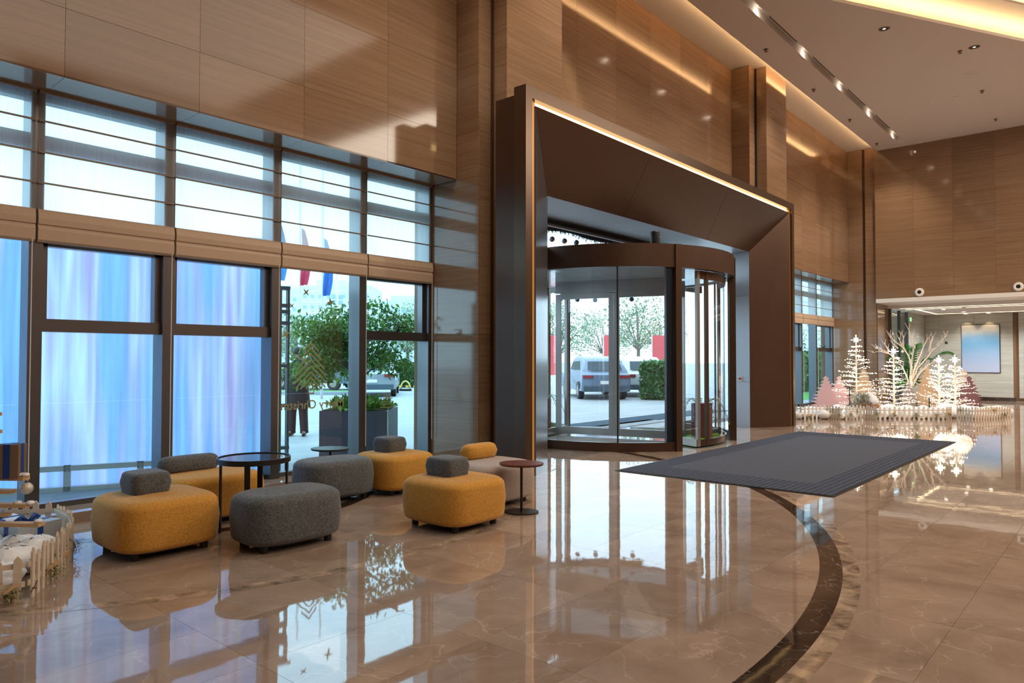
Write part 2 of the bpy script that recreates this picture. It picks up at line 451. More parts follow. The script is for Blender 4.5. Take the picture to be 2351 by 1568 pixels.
pb = tag(MB().box(16.31, 6.43, 0, 17.51, 7.2, 3.95).box(16.31, 6.43, 3.95, 17.51, 8.0, 8.4).box(15.97, 6.70, 3.95, 16.31, 8.0, 8.4).box(17.51, 6.7, 0, 17.8, 7.2, 3.95).box(17.51, 6.7, 3.95, 17.8, 8.0, 8.4).box(15.28, 6.43, 0, 16.31, 6.8, 3.95).build('pillar', M_wallb),
         'brown stone pillar beyond the entrance portal', 'pillar', kind='structure')
clad_x(pb, 15.955, 6.68, 7.10, 3.9, REC, 3, ZS, 0)
clad_y(pb, 6.68, 15.975, 16.29, 3.9, REC, 3, ZS, 0)
clad_x(pb, 16.29, 6.41, 6.68, 0, REC, 3, ZS, 0)
clad_y(pb, 6.41, 16.31, 17.53, 0, REC, 3, ZS, 0)
clad_y(pb, 6.68, 17.53, 17.8, 0, REC, 3, ZS, 0)
MB().box(16.255, 6.64, 3.9, 16.288, 6.678, REC).build('shadow_gap', M_black, pb)
pc = tag(MB().box(24.86, 6.66, 0, 26.0, 8.0, 8.4).box(24.93, 6.58, 0, 26.0, 6.66, 8.4).box(24.86, 6.25, 0, 26.06, 6.58, 8.4).build('pillar', M_wallb),
         'brown stone corner pillar beside the opening to the far hall', 'pillar', kind='structure')
clad_x(pc, 24.84, 6.66, 7.74, 0, ZSOF, 3, ZS, 0)
clad_x(pc, 24.84, 6.66, 7.10, ZSOF, REC, 3, ZS, 0)
clad_x(pc, 24.84, 6.27, 6.58, 0, REC, 3, ZS, 0)
MB().box(24.90, 6.575, 0, 24.925, 6.655, REC).build('shadow_gap', M_bronze2, pc)
# ---- window sills
for x0, x1, lab in ((-7, 6.95, 'low marble window ledge along the lounge windows'), (17.8, 24.84, 'low marble window ledge behind the pink cutout trees')):
    tag(MB().box(x0, 7.32, 0, x1, 7.95, 0.096).build('trim_%d' % (1 if x0 < 0 else 2), M_floor), lab, 'ledge', kind='structure')
# ---- far wall with the wide opening
wf = tag(MB().box(XFAR+0.02, -12, 3.42, 26.06, 6.25, 8.4).box(XFAR+0.02, -12, 0, 26.06, -5.0, 3.42).build('wall_far', M_wallb), 'brown stone wall over the wide opening at the lobby end', 'wall', kind='structure')
clad_x(wf, XFAR, -5.0, 6.25, 3.41, CEIL, 1.053, ZS, 6.218-1.053*10)
clad_x(wf, XFAR, -11.9, -5.0, 0, CEIL, 1.053, ZS, -11.9)
clad_y(wf, 6.23, XFAR+0.14, 26.06, 0, 3.28, 3, [0.92, 1.84, 2.76], 0)
tag(MB().box(XFAR-0.03, -5, 3.28, 26.06, 6.24, 3.405).build('trim_3', M_white), 'white lintel band under the far stone wall', 'lintel', kind='structure')
# ---- unseen sides of the lobby
tag(MB().box(-7.2, -12, 0, -7, 8, 8.9).build('wall_back', M_wall), 'stone wall behind the lounge', 'wall', kind='structure')
tag(MB().box(-7.2, -12.2, 0, 31.2, -12, 8.9).build('wall_right', M_wall), 'stone wall of the lobby opposite the windows', 'wall', kind='structure')
# ---- ceiling
NX, NY = 0.487, 0.873
def lx(c, y): return (c-NY*y)/NX
def ly(c, x): return (c-NX*x)/NY
cb = MB()
cb.box(-7, 5.44, CEIL, XFAR+0.3, 6.18, CEIL+0.05)                       # strip between cove and light slot
cb.prism([(lx(10.33, 5.26), 5.26), (XFAR+0.3, 5.26), (XFAR+0.3, ly(10.33, XFAR+0.3))], CEIL, CEIL+0.06)
cb.box(24.08, 5.26, CEIL, XFAR+0.3, 5.44, CEIL+0.05)
cb.box(-7, 5.26, CEIL+0.16, 24.2, 5.46, CEIL+0.2)                       # slot roof
cb.box(-7, 5.44, CEIL+0.05, 24.08, 5.46, CEIL+0.2); cb.box(-7, 5.24, CEIL+0.06, 24.08, 5.26, CEIL+0.2); cb.box(24.08, 5.24, CEIL+0.05, 24.12, 5.46, CEIL+0.2)
cb.box(-7, 5.9, REC, 25.0, 7.3, REC+0.1)                                # recess along the wall
cb.box(-7, 5.85, CEIL+0.05, 25.0, 5.9, REC+0.1)
cb.prism([(lx(9.75, 5.26), 5.26), (lx(10.9, 5.26), 5.26), (XFAR+0.3, ly(10.9, XFAR+0.3)), (XFAR+0.3, ly(9.75, XFAR+0.3))], 8.48, 8.53)
cb.prism([(lx(10.9, 5.26), 5.26), (lx(10.95, 5.26), 5.26), (XFAR+0.3, ly(10.95, XFAR+0.3)), (XFAR+0.3, ly(10.9, XFAR+0.3))], CEIL+0.05, 8.5)
cb.box(-7, -12, 8.80, 26, 5.5, 8.9)
cb.box(-7, 5.26, CEIL+0.2, 13, 5.5, 8.8)
cb.prism([(-7, 5.24), (-7, 4.9), (lx(10.33, 4.9), 4.9), (lx(10.33, 5.24), 5.24)], CEIL, CEIL+0.06)
ceil = tag(cb.build('ceiling', M_ceil), 'pale stepped lobby ceiling with glowing coves', 'ceiling', kind='structure')
M_cove = emis('cove_light', (1.0, 0.62, 0.28, 1), 26.0)
M_cove2 = emis('tier_light', (1.0, 0.66, 0.30, 1), 30.0)
tag(MB().box(0, 6.08, CEIL+0.055, 24.6, 6.12, CEIL+0.075).build('cove_strip', M_cove), 'warm light strip hidden in the cove along the window wall', 'light strip')
a0, a1 = (lx(10.45, 5.0), 5.0), (22.0, ly(10.45, 22.0))
tag(MB().bar((a0[0], a0[1], CEIL+0.075), (a1[0], a1[1], CEIL+0.075), 0.04, 0.02).build('cove_strip', M_cove2), 'warm light strip in the slanting outer ceiling tier', 'light strip')
a0, a1 = (lx(9.9, 5.0), 5.0), (20.0, ly(9.9, 20.0))
tag(MB().bar((a0[0], a0[1], 8.545), (a1[0], a1[1], 8.545), 0.04, 0.02).build('cove_strip', M_cove2), 'warm light strip in the slanting inner ceiling tier', 'light strip')
# slot downlights with brown linear diffusers between them
M_chrome = mat('chrome', C(150, 140, 130), 0.2, 0.9)
M_spot = emis('downlight_bulb', (1.0, 0.80, 0.55, 1), 60.0)
M_tan = mat('slot_diffuser', C(112, 96, 84), 0.6)
dl_px = [(1748, 30), (1851, 125), (1935, 200), (2003, 262), (2057, 314)]
dlx = [float(on(x, y, 1, 5.35)[0]) for x, y in dl_px]
dlx = [gp(x, y, CEIL)[0] for x, y in dl_px]
step = (dlx[-1]-dlx[0])/4
for k in range(8):
    x = dlx[-1]-step*k
    t = thing('slot_downlight', 'small gimbal downlight set in the linear ceiling slot', 'downlight', (x, 5.335, CEIL+0.158), group='downlights along the ceiling slot')
    MB().lathe([(0.034, -0.012), (0.04, -0.02), (0.05, -0.018), (0.054, 0.0)], 16).build('bezel', M_chrome, t, smooth=True, angle=30)
    MB().lathe([(0.0005, -0.008), (0.028, -0.01), (0.036, -0.002)], 12).build('lamp', M_spot, t)
    sl = bpy.data.lights.new('slot_spot', 'SPOT'); sl.energy = 260; sl.color = SOFT; sl.spot_size = math.radians(96); sl.spot_blend = 0.9; sl.shadow_soft_size = 0.04
    so = bpy.data.objects.new('slot_spot', sl); so.location = (0, 0, -0.035); so.rotation_euler = (math.radians(8), 0, 0); so.parent = t; COL.objects.link(so)
    pl = bpy.data.lights.new('slot_glow', 'POINT'); pl.energy = 0.5; pl.color = SOFT; pl.shadow_soft_size = 0.02  # extra point lamp added to brighten the slot sides
    pg = bpy.data.objects.new('slot_glow', pl); pg.location = (0, 0, -0.07); pg.parent = t; COL.objects.link(pg)
    if k:
        tag(MB().box(x+step*0.22, 5.27, CEIL+0.135, x+step*0.80, 5.40, CEIL+0.159).build('slot_diffuser', M_tan), 'brown linear diffuser between downlights in the ceiling slot', 'diffuser', group='diffusers in the ceiling slot')
# sprinklers, speakers, recessed lamps on the ceiling
sp = thing('sprinkler', 'tiny pendant sprinkler on the ceiling strip between cove and light slot', 'sprinkler', (0, 0, CEIL), group='sprinklers between cove and light slot')
MB().lathe([(0.0, 0.0), (0.05, 0.0), (0.05, -0.008), (0.022, -0.012), (0.018, -0.05), (0.0, -0.05)], 12).build('stem', M_chrome, sp)
MB().lathe([(0.0, -0.058), (0.036, -0.055), (0.036, -0.05), (0.0, -0.05)], 12).build('deflector', M_chrome, sp)
spx = [(1759, 113), (1868, 205), (1951, 274), (2013, 329), (2204, 117), (2254.7, 208), (2286, 273)]
for k, (x, y) in enumerate(spx):
    g_ = gp(x, y, CEIL)
    if k == 0: sp.location = (g_[0], g_[1], CEIL)
    elif k < 4: dup(sp, loc=(g_[0], g_[1], CEIL))
    else: dup(sp, loc=(g_[0], g_[1], CEIL), label='tiny pendant sprinkler on the open ceiling among lamps and detectors', group='sprinklers on the open ceiling')
for k, (x, y, lab) in enumerate(((2030, 66, 'round recessed lamp in the ceiling near the glowing tier'), (2237, 108, 'round recessed lamp in the ceiling beside a sprinkler'))):
    g_ = gp(x, y, CEIL)
    t = thing('recessed_lamp', lab, 'ceiling lamp', (g_[0], g_[1], CEIL))
    MB().lathe([(0.07, -0.004), (0.105, -0.006), (0.11, 0.0)], 24).build('bezel', M_chrome, t)
    MB().lathe([(0.0005, 0.0), (0.07, -0.003)], 24).build('reflector', M_black, t)
    MB().lathe([(0.0005, -0.004), (0.03, -0.004)], 12).build('bulb', emis('dim_bulb', (1, 0.8, 0.55, 1), 1.5), t)
g_ = gp(2232, 165, CEIL)
t = thing('ceiling_speaker', 'flat round white speaker grille flush in the ceiling', 'speaker', (g_[0], g_[1], CEIL))
MB().lathe([(0.0005, -0.012), (0.13, -0.01), (0.15, 0.0)], 28).build('grille', M_ceil, t, smooth=True); MB().lathe([(0.15, -0.006), (0.165, -0.004), (0.167, 0)], 28).build('rim', M_white, t)
for x, y, lab in ((2195, 222, 'small round smoke detector on the lobby ceiling'), (2137, 232, 'tiny white sensor disc on the lobby ceiling')):
    g_ = gp(x, y, CEIL); s_ = 1.0 if x > 2150 else 0.6
    t = thing('smoke_detector', lab, 'detector', (g_[0], g_[1], CEIL))
    MB().lathe([(0.0, -0.02*s_), (0.06*s_, -0.02*s_), (0.065*s_, 0)], 16).build('base', M_white, t); MB().lathe([(0.0, -0.045*s_), (0.035*s_, -0.04*s_), (0.045*s_, -0.02*s_)], 16).build('sensor', M_white, t)
# wall-mounted round vents over the far opening
for x, y, lab in ((2111, 671, 'round white wall vent over the far opening near the corner pillar'), (2338, 658, 'round white wall vent over the far opening farther along')):
    p_ = on(x, y, 0, XFAR)
    t = thing('wall_vent', lab, 'vent', (XFAR, float(p_[1]), float(p_[2])))
    r = MB().lathe([(0.055, 0.035), (0.075, 0.05), (0.10, 0.05), (0.125, 0.025), (0.13, 0.0)], 28).build('ring', M_white, t, smooth=True); r.rotation_euler = (0, -math.pi/2, 0)
    r = MB().lathe([(0.0005, 0.01), (0.058, 0.015), (0.06, 0.03)], 20).build('throat', M_black, t); r.rotation_euler = (0, -math.pi/2, 0)

# ---- windows -------------------------------------------------------------
YG = 7.75
def window(n, x0, x1, z0, z1, trans, lab, m=M_glass, thin=False, handle=False):
    w = thing('window_%d' % n, lab, 'window', ((x0+x1)/2, YG, z0), kind='structure')
    hw = (x1-x0)/2; H = z1-z0; fw = 0.058
    for s in (-1, 1): MB().box(min(s*hw, s*(hw-fw)), -0.14, 0, max(s*hw, s*(hw-fw)), 0.09, H).build('stile', M_dkmetal, w)
    MB().box(-hw+fw, -0.05, 0, hw-fw, 0.06, 0.05).build('bottom_rail', M_dkmetal, w)
    MB().box(-hw+fw, -0.05, H-0.07, hw-fw, 0.06, H).build('top_rail', M_dkmetal, w)
    MB().box(-hw+fw, -0.03, 3.46-z0, hw-fw, 0.08, 3.60-z0).build('upper_rail', M_dkmetal, w)
    if trans:
        MB().box(-hw+fw, -0.09, 1.75-z0, hw-fw, 0.06, 1.87-z0).build('transom', M_dkmetal, w)
        s = MB()      # opening light above the transom
        s.box(-hw+fw, -0.07, 1.87-z0, -hw+fw+0.055, 0.03, 2.62-z0); s.box(hw-fw-0.055, -0.07, 1.87-z0, hw-fw, 0.03, 2.62-z0)
        s.box(-hw+fw, -0.07, 2.55-z0, hw-fw, 0.03, 2.66-z0)
        s.build('sash', M_dkmetal, w)
        hd = MB().box(-0.03, -0.13, 1.87-z0, 0.03, -0.07, 1.895-z0).box(-0.012, -0.14, 1.88-z0, 0.012, -0.12, 1.93-z0).box(-0.012, -0.145, 1.925-z0, 0.13, -0.125, 1.938-z0)
        if n == 5 or n == 11: hd.build('handle', M_black, w)
    MB().quad((-hw+fw, 0, 0.05), (hw-fw, 0, 0.05), (hw-fw, 0, H-0.07), (-hw+fw, 0, H-0.07)).build('pane', m, w)
    return w
WX = [0.78, 2.06, 3.26, 4.50, 5.75, 7.0]
wl2 = ['tall lounge window behind the wooden plank tree', 'lounge window in front of the lilac backdrop, next to the plank tree', 'lounge window in front of the lilac backdrop, behind the bolster ottoman', 'lounge window with the gold tree and star decals', 'lounge window with the opening top light, next to the pillar']
for k in range(5):
    window(k+1, WX[k], min(WX[k+1], 6.95), 0.096, ZSOF, k in (1, 2, 4), wl2[k])
window(6, -0.5, 0.78, 0.096, ZSOF, False, 'lounge window nearest the back of the lobby')
RX = [17.8, 19.45, 20.7, 21.95, 23.25, 24.84]
for k in range(5):
    window(7+k, RX[k], RX[k+1], 0.096, ZSOF, k in (2, 4), ['far bay window beside the portal pillar', 'far bay window, second from the portal pillar', 'far bay window, third from the portal pillar', 'far bay window, second from the corner pillar', 'far bay window behind the pink cutout trees, next to the corner pillar'][k])
# ---- roman blinds
def sheer(name, col, tr):
    m = bpy.data.materials.new(name); m.use_nodes = True; t = m.node_tree; n = t.nodes; l = t.links
    n.remove(n['Principled BSDF'])
    a = n.new('ShaderNodeBsdfTransparent'); a.inputs['Color'].default_value = (0.95, 0.98, 1.0, 1)
    b = n.new('ShaderNodeBsdfTranslucent'); b.inputs['Color'].default_value = col
    d = n.new('ShaderNodeBsdfDiffuse'); d.inputs['Color'].default_value = col
    tc = n.new('ShaderNodeTexCoord'); mp = n.new('ShaderNodeMapping'); mp.inputs['Scale'].default_value = (70, 70, 2.0)
    nz = n.new('ShaderNodeTexNoise'); nz.inputs['Scale'].default_value = 1.0; nz.inputs['Detail'].default_value = 3
    l.new(tc.outputs['Object'], mp.inputs['Vector']); l.new(mp.outputs[0], nz.inputs['Vector'])
    mr = n.new('ShaderNodeMapRange'); mr.inputs['From Min'].default_value = 0.3; mr.inputs['From Max'].default_value = 0.7; mr.inputs['To Min'].default_value = tr-0.06; mr.inputs['To Max'].default_value = tr+0.06
    l.new(nz.outputs['Fac'], mr.inputs['Value'])
    m1 = n.new('ShaderNodeMixShader'); m1.inputs['Fac'].default_value = 0.3
    l.new(b.outputs[0], m1.inputs[1]); l.new(d.outputs[0], m1.inputs[2])
    m2 = n.new('ShaderNodeMixShader'); l.new(mr.outputs[0], m2.inputs['Fac']); l.new(m1.outputs[0], m2.inputs[1]); l.new(a.outputs[0], m2.inputs[2])
    l.new(m2.outputs[0], n['Material Output'].inputs['Surface']); return m
M_sheer = sheer('sheer_blind', C(240, 240, 238), 0.46)
M_linen = mat('linen_fold', C(196, 172, 150), 0.9, bump=(300, 0.1), vary=(30, 0.06))
M_rod = mat('blind_batten', C(150, 132, 116), 0.7)
def blind(x0, x1, lab, group=None):
    w = x1-x0-0.02
    t = thing('roman_blind', lab, 'blind', ((x0+x1)/2, 7.60, 2.57), group=group)
    h = w/2
    MB().box(-h, -0.03, 1.385, h, 0.03, ZSOF-2.572).build('headrail', M_rod, t)
    s = MB(); nseg = 24; vs_ = []
    for i in range(nseg+1):
        x = -h+w*i/nseg
        for z in (0.26, 0.55, 0.85, 1.14, 1.385): vs_.append((x, 0.004*math.sin(i*1.3+z*7), z))
    s.add(vs_, [(i*5+k, (i+1)*5+k, (i+1)*5+k+1, i*5+k+1) for i in range(nseg) for k in range(4)])
    s.build('sheer_fabric', M_sheer, t, smooth=True)
    for z in (0.55, 0.835, 1.125): MB().bar((-h, -0.012, z), (h, -0.012, z), 0.012, 0.016).build('batten', M_rod, t)
    f = MB(); prof = [(0.015, 0.31), (-0.035, 0.30), (-0.05, 0.22), (-0.045, 0.165), (-0.03, 0.16), (-0.045, 0.12), (-0.04, 0.02), (-0.02, 0.0), (0.02, 0.0), (0.03, 0.15), (0.03, 0.3)]
    n = len(prof)
    f.add([(-h, y, z) for y, z in prof]+[(h, y, z) for y, z in prof], [(i, (i+1) % n, n+(i+1) % n, n+i) for i in range(n)]+[tuple(range(n-1, -1, -1)), tuple(range(n, 2*n))])
    f.build('bottom_fold', M_linen, t)
    MB().cyl((h-0.03, -0.06, 0.02), (h-0.03, -0.06, -2.2), 0.004, n=6).build('pull_cord', M_white, t)
    return t
BX = [-0.5, 0.78, 2.05, 3.30, 4.535, 5.79, 6.94]
bl = ['roman blind at the back of the lounge', 'sheer roman blind above the wooden plank tree', 'sheer roman blind above the lilac backdrop, next to the plank tree', 'sheer roman blind above the bolster ottoman', 'sheer roman blind over the window with gold decals', 'sheer roman blind next to the stone pillar']
for k in range(6): blind(BX[k], BX[k+1], bl[k])
for k in range(5):
    blind(RX[k], RX[k+1]-(0.02 if k < 4 else 0), ['far bay roman blind beside the portal', 'far bay roman blind second from the portal', 'far bay roman blind third from the portal', 'far bay roman blind second from the corner pillar', 'far bay roman blind next to the corner pillar'][k])
# ================================================================== ENTRANCE PORTAL
po = thing('entrance_portal', 'huge splayed bronze portal frame around the revolving door', 'portal', (11.615, 5.81, 0))
ox, oy = 11.615, 5.81
def L(x, y, z): return (x-ox, y-oy, z)
b = MB().box(*L(6.91, 5.81, 0), *L(7.04, 6.01, 5.0)); b.build('outer_jamb', M_bronze2, po)
MB().box(*L(16.19, 5.81, 0), *L(16.32, 6.01, 5.0)).build('outer_jamb', M_bronze2, po)
MB().box(*L(7.04, 5.81, 4.85), *L(16.19, 6.01, 5.0)).build('outer_head', M_bronze2, po)
MB().box(*L(7.00, 6.01, 0), *L(7.10, 6.41, 4.94)).box(*L(16.13, 6.01, 0), *L(16.23, 6.41, 4.94)).box(*L(7.1, 6.01, 4.84), *L(16.13, 6.41, 4.94)).build('rear_frame', M_bronze, po)
M_led = emis('portal_led', (1.0, 0.66, 0.28, 1), 3.2)
M_brass_glow = mat('brass_glow_channel', C(176, 112, 40), 0.35, 0.3, emit=((1.0, 0.5, 0.12, 1), 0.16))  # faint glow put into the brass for indirect light from the strip
MB().box(*L(7.04, 5.90, 4.775), *L(16.19, 5.93, 4.85)).build('led_strip', M_led, po)
MB().box(*L(7.04, 5.86, 0), *L(7.15, 5.90, 4.85)).build('brass_glow_channel', M_brass_glow, po)
MB().box(*L(16.12, 5.86, 0), *L(16.19, 5.90, 4.85)).build('brass_glow_channel', M_brass_glow, po)
fr_ = (7.15, 16.12, 4.78, 5.84); bk = (8.11, 15.24, 3.86, 6.41)
def splay(name, pts, m):
    a = [np.array(L(*p)) for p in pts]; n = np.cross(a[1]-a[0], a[3]-a[0]); n /= np.linalg.norm(n)
    if n[1] < 0: n = -n
    q = MB().add([tuple(p) for p in a]+[tuple(p+n*0.03) for p in a], [(0,1,2,3),(7,6,5,4),(0,4,5,1),(1,5,6,2),(2,6,7,3),(3,7,4,0)])
    return q.build(name, m, po)
xs0 = [7.15, 10.07, 12.97, 16.12]; xs1 = [8.11, 10.14, 13.2, 15.24]; e = 0.004
for k in range(3):
    splay('head_panel', [(xs0[k]+e, 5.84, 4.78), (xs0[k+1]-e, 5.84, 4.78), (xs1[k+1]-e, 6.41, 3.86), (xs1[k]+e, 6.41, 3.86)], M_bronze)
M_jambL = mat('steel_side_panel', C(150, 148, 152), 0.22, 0.8, vary=(2, 0.06))
splay('jamb_panel', [(7.15, 5.84, 0), (7.15, 5.84, 4.78), (8.11, 6.41, 3.86), (8.11, 6.41, 0)], M_jambL)
splay('jamb_panel', [(16.12, 5.84, 0), (16.12, 5.84, 4.78), (15.24, 6.41, 3.86), (15.24, 6.41, 0)], M_bronze)
# steel-lined passage behind the splay
for k in range(3):
    x0, x1 = [8.11, 10.5, 12.9, 15.24][k:k+2]
    MB().box(*L(x0+0.003, 6.41, 3.86), *L(x1-0.003, 7.62, 3.89)).build('passage_ceiling_panel', M_silver, po)
for z0, z1 in ((0, 1.0), (1.0, 2.9), (2.9, 3.86)):
    MB().box(*L(8.08, 6.41, z0+0.002), *L(8.11, 8.0, z1-0.002)).build('passage_side_panel', M_silver, po)
    MB().box(*L(15.24, 6.41, z0+0.002), *L(15.27, 6.8, z1-0.002)).build('passage_side_panel', M_silver, po)
MB().quad(L(15.25, 6.8, 0), L(15.25, 7.48, 0), L(15.25, 7.48, 3.86), L(15.25, 6.8, 3.86)).build('side_pane', M_clear, po)
# door push button on the steel side
tb = thing('push_button', 'red emergency button on the steel passage side', 'button', (15.239, 6.62, 1.05))
MB().box(-0.03, -0.04, -0.04, -0.001, 0.04, 0.06).build('plate', M_white, tb); MB().cyl((-0.03, 0, 0.02), (-0.06, 0, 0.02), 0.025, n=12).build('button', mat('red_plastic', C(190, 30, 25), 0.35), tb)

# ================================================================== REVOLVING DOOR
DX, DY, DR = 11.65, 7.58, 2.18
dr = thing('door_1', 'large bronze two-wing revolving door with curved glass', 'revolving door', (DX, DY, 0), kind='structure')
Z0 = (0, 0, 0)
def arcpane(r, a0, a1, z0, z1, n=14):
    q = MB(); vs_ = []
    for i in range(n+1):
        w = math.radians(a0+(a1-a0)*i/n); vs_ += [(r*math.cos(w), r*math.sin(w), z0), (r*math.cos(w), r*math.sin(w), z1)]
    return q.add(vs_, [(2*i, 2*i+2, 2*i+3, 2*i+1) for i in range(n)])
def post(ang, r, w, d, z0, z1, name, m, parent=dr):
    a = math.radians(ang); c, s = math.cos(a), math.sin(a)
    q = MB()
    p = [(r-d/2, -w/2), (r+d/2, -w/2), (r+d/2, w/2), (r-d/2, w/2)]
    q.prism([(x*c-y*s, x*s+y*c) for x, y in p], z0, z1)
    return q.build(name, m, parent)
MB().arcwall(Z0, DR-0.10, DR+0.03, 150, 241.0, 3.0, 3.38, 30).build('canopy_fascia', M_bronze, dr, smooth=True, angle=40)
MB().arcwall(Z0, DR-0.10, DR+0.03, 241.6, 390, 3.0, 3.38, 40).build('canopy_fascia', M_bronze, dr, smooth=True, angle=40)
MB().arcwall(Z0, DR-0.10, DR+0.03, 30.5, 149.5, 3.0, 3.38, 40).build('canopy_fascia', M_bronze, dr, smooth=True, angle=40)
MB().lathe([(0.0005, 3.36), (DR-0.1, 3.36), (DR-0.1, 3.375), (0.0005, 3.375)], 48).build('canopy_roof', M_bronze, dr)
M_dceil = mat('drum_ceiling', C(206, 212, 216), 0.08, 0.3, spec=0.7)
MB().lathe([(0.0005, 3.02), (DR-0.1, 3.02), (DR-0.1, 3.035), (0.0005, 3.035)], 48).build('drum_ceiling', M_dceil, dr)
M_drumfl = marble_floor('drum_floor', C(150, 146, 142), C(176, 172, 168), C(120, 116, 112), 0.3, tone=0.02)
MB().lathe([(0.0005, 0.004), (DR+0.02, 0.004), (DR+0.02, 0.0)], 48).build('drum_floor', M_drumfl, dr)
for a0_, a1_, amid in ((181, 239.5, 214.5), (300.5, 359, 325.5)):
    MB().arcwall(Z0, DR-0.05, DR+0.02, a0_, a1_, 0.004, 0.15, 20).build('base_rail', M_bronze, dr, smooth=True, angle=40)
    for q0, q1 in ((a0_, amid), (amid, a1_)):
        arcpane(DR-0.025, q0+0.15, q1-0.15, 0.15, 3.0).build('curved_pane', M_clear, dr, smooth=True, angle=40)
    post(amid, DR-0.02, 0.025, 0.03, 0.15, 3.0, 'glazing_bar', M_black)
post(241, DR, 0.11, 0.12, 0.0, 3.38, 'post', M_bronze2); post(237.6, DR-0.05, 0.12, 0.07, 0.15, 3.0, 'brush_stile', mat('navy_stile', C(36, 44, 58), 0.35, 0.4))
post(299, DR, 0.11, 0.12, 0.0, 3.38, 'post', M_bronze2); post(301.5, DR-0.02, 0.06, 0.1, 0.15, 3.0, 'brush_stile', M_black)
for a in (61, 119): post(a, DR, 0.10, 0.1, 0.0, 3.0, 'post', M_bronze2)
for a in (180, 360): post(a, DR, 0.12, 0.1, 0.0, 3.0, 'post', M_bronze2)
# the turning part: sliding doors on the axis and a glazed display case at each end
ro = MB(); AX = 285.0
axd = np.array((math.cos(math.radians(AX)), math.sin(math.radians(AX)))); axn = np.array((-axd[1], axd[0]))
def ap(t, n_=0.0): return (axd[0]*t+axn[0]*n_, axd[1]*t+axn[1]*n_)
def stile(t, w, z0=0.03, z1=2.78, dpt=0.06, name='stile', m=M_alu):
    q = MB(); p = [ap(t-w/2, -dpt/2), ap(t+w/2, -dpt/2), ap(t+w/2, dpt/2), ap(t-w/2, dpt/2)]
    q.prism(p, z0, z1); return q.build(name, m, dr)
for t_, w_ in ((-1.15, 0.10), (-0.055, 0.09), (0.055, 0.09), (1.15, 0.10)): stile(t_, w_)
for z0, z1 in ((0.03, 0.17), (2.68, 2.80)):
    for t0, t1 in ((-1.1, -0.1), (0.1, 1.1)):
        q = MB().prism([ap(t0, -0.03), ap(t1, -0.03), ap(t1, 0.03), ap(t0, 0.03)], z0, z1); q.build('rail', M_alu, dr)
MB().prism([ap(-1.2, -0.05), ap(1.2, -0.05), ap(1.2, 0.05), ap(-1.2, 0.05)], 2.80, 3.02).build('head_beam', M_alu, dr)
for t0, t1 in ((-1.1, -0.1), (0.1, 1.1)):
    MB().quad((*ap(t0), 0.17), (*ap(t1), 0.17), (*ap(t1), 2.68), (*ap(t0), 2.68)).build('sliding_pane', M_clear, dr)
M_moss = mat('moss', C(120, 160, 30), 0.95, bump=(60, 1.0), vary=(25, 0.35))
M_corten = mat('red_brown_box', C(112, 58, 50), 0.6, vary=(6, 0.15))
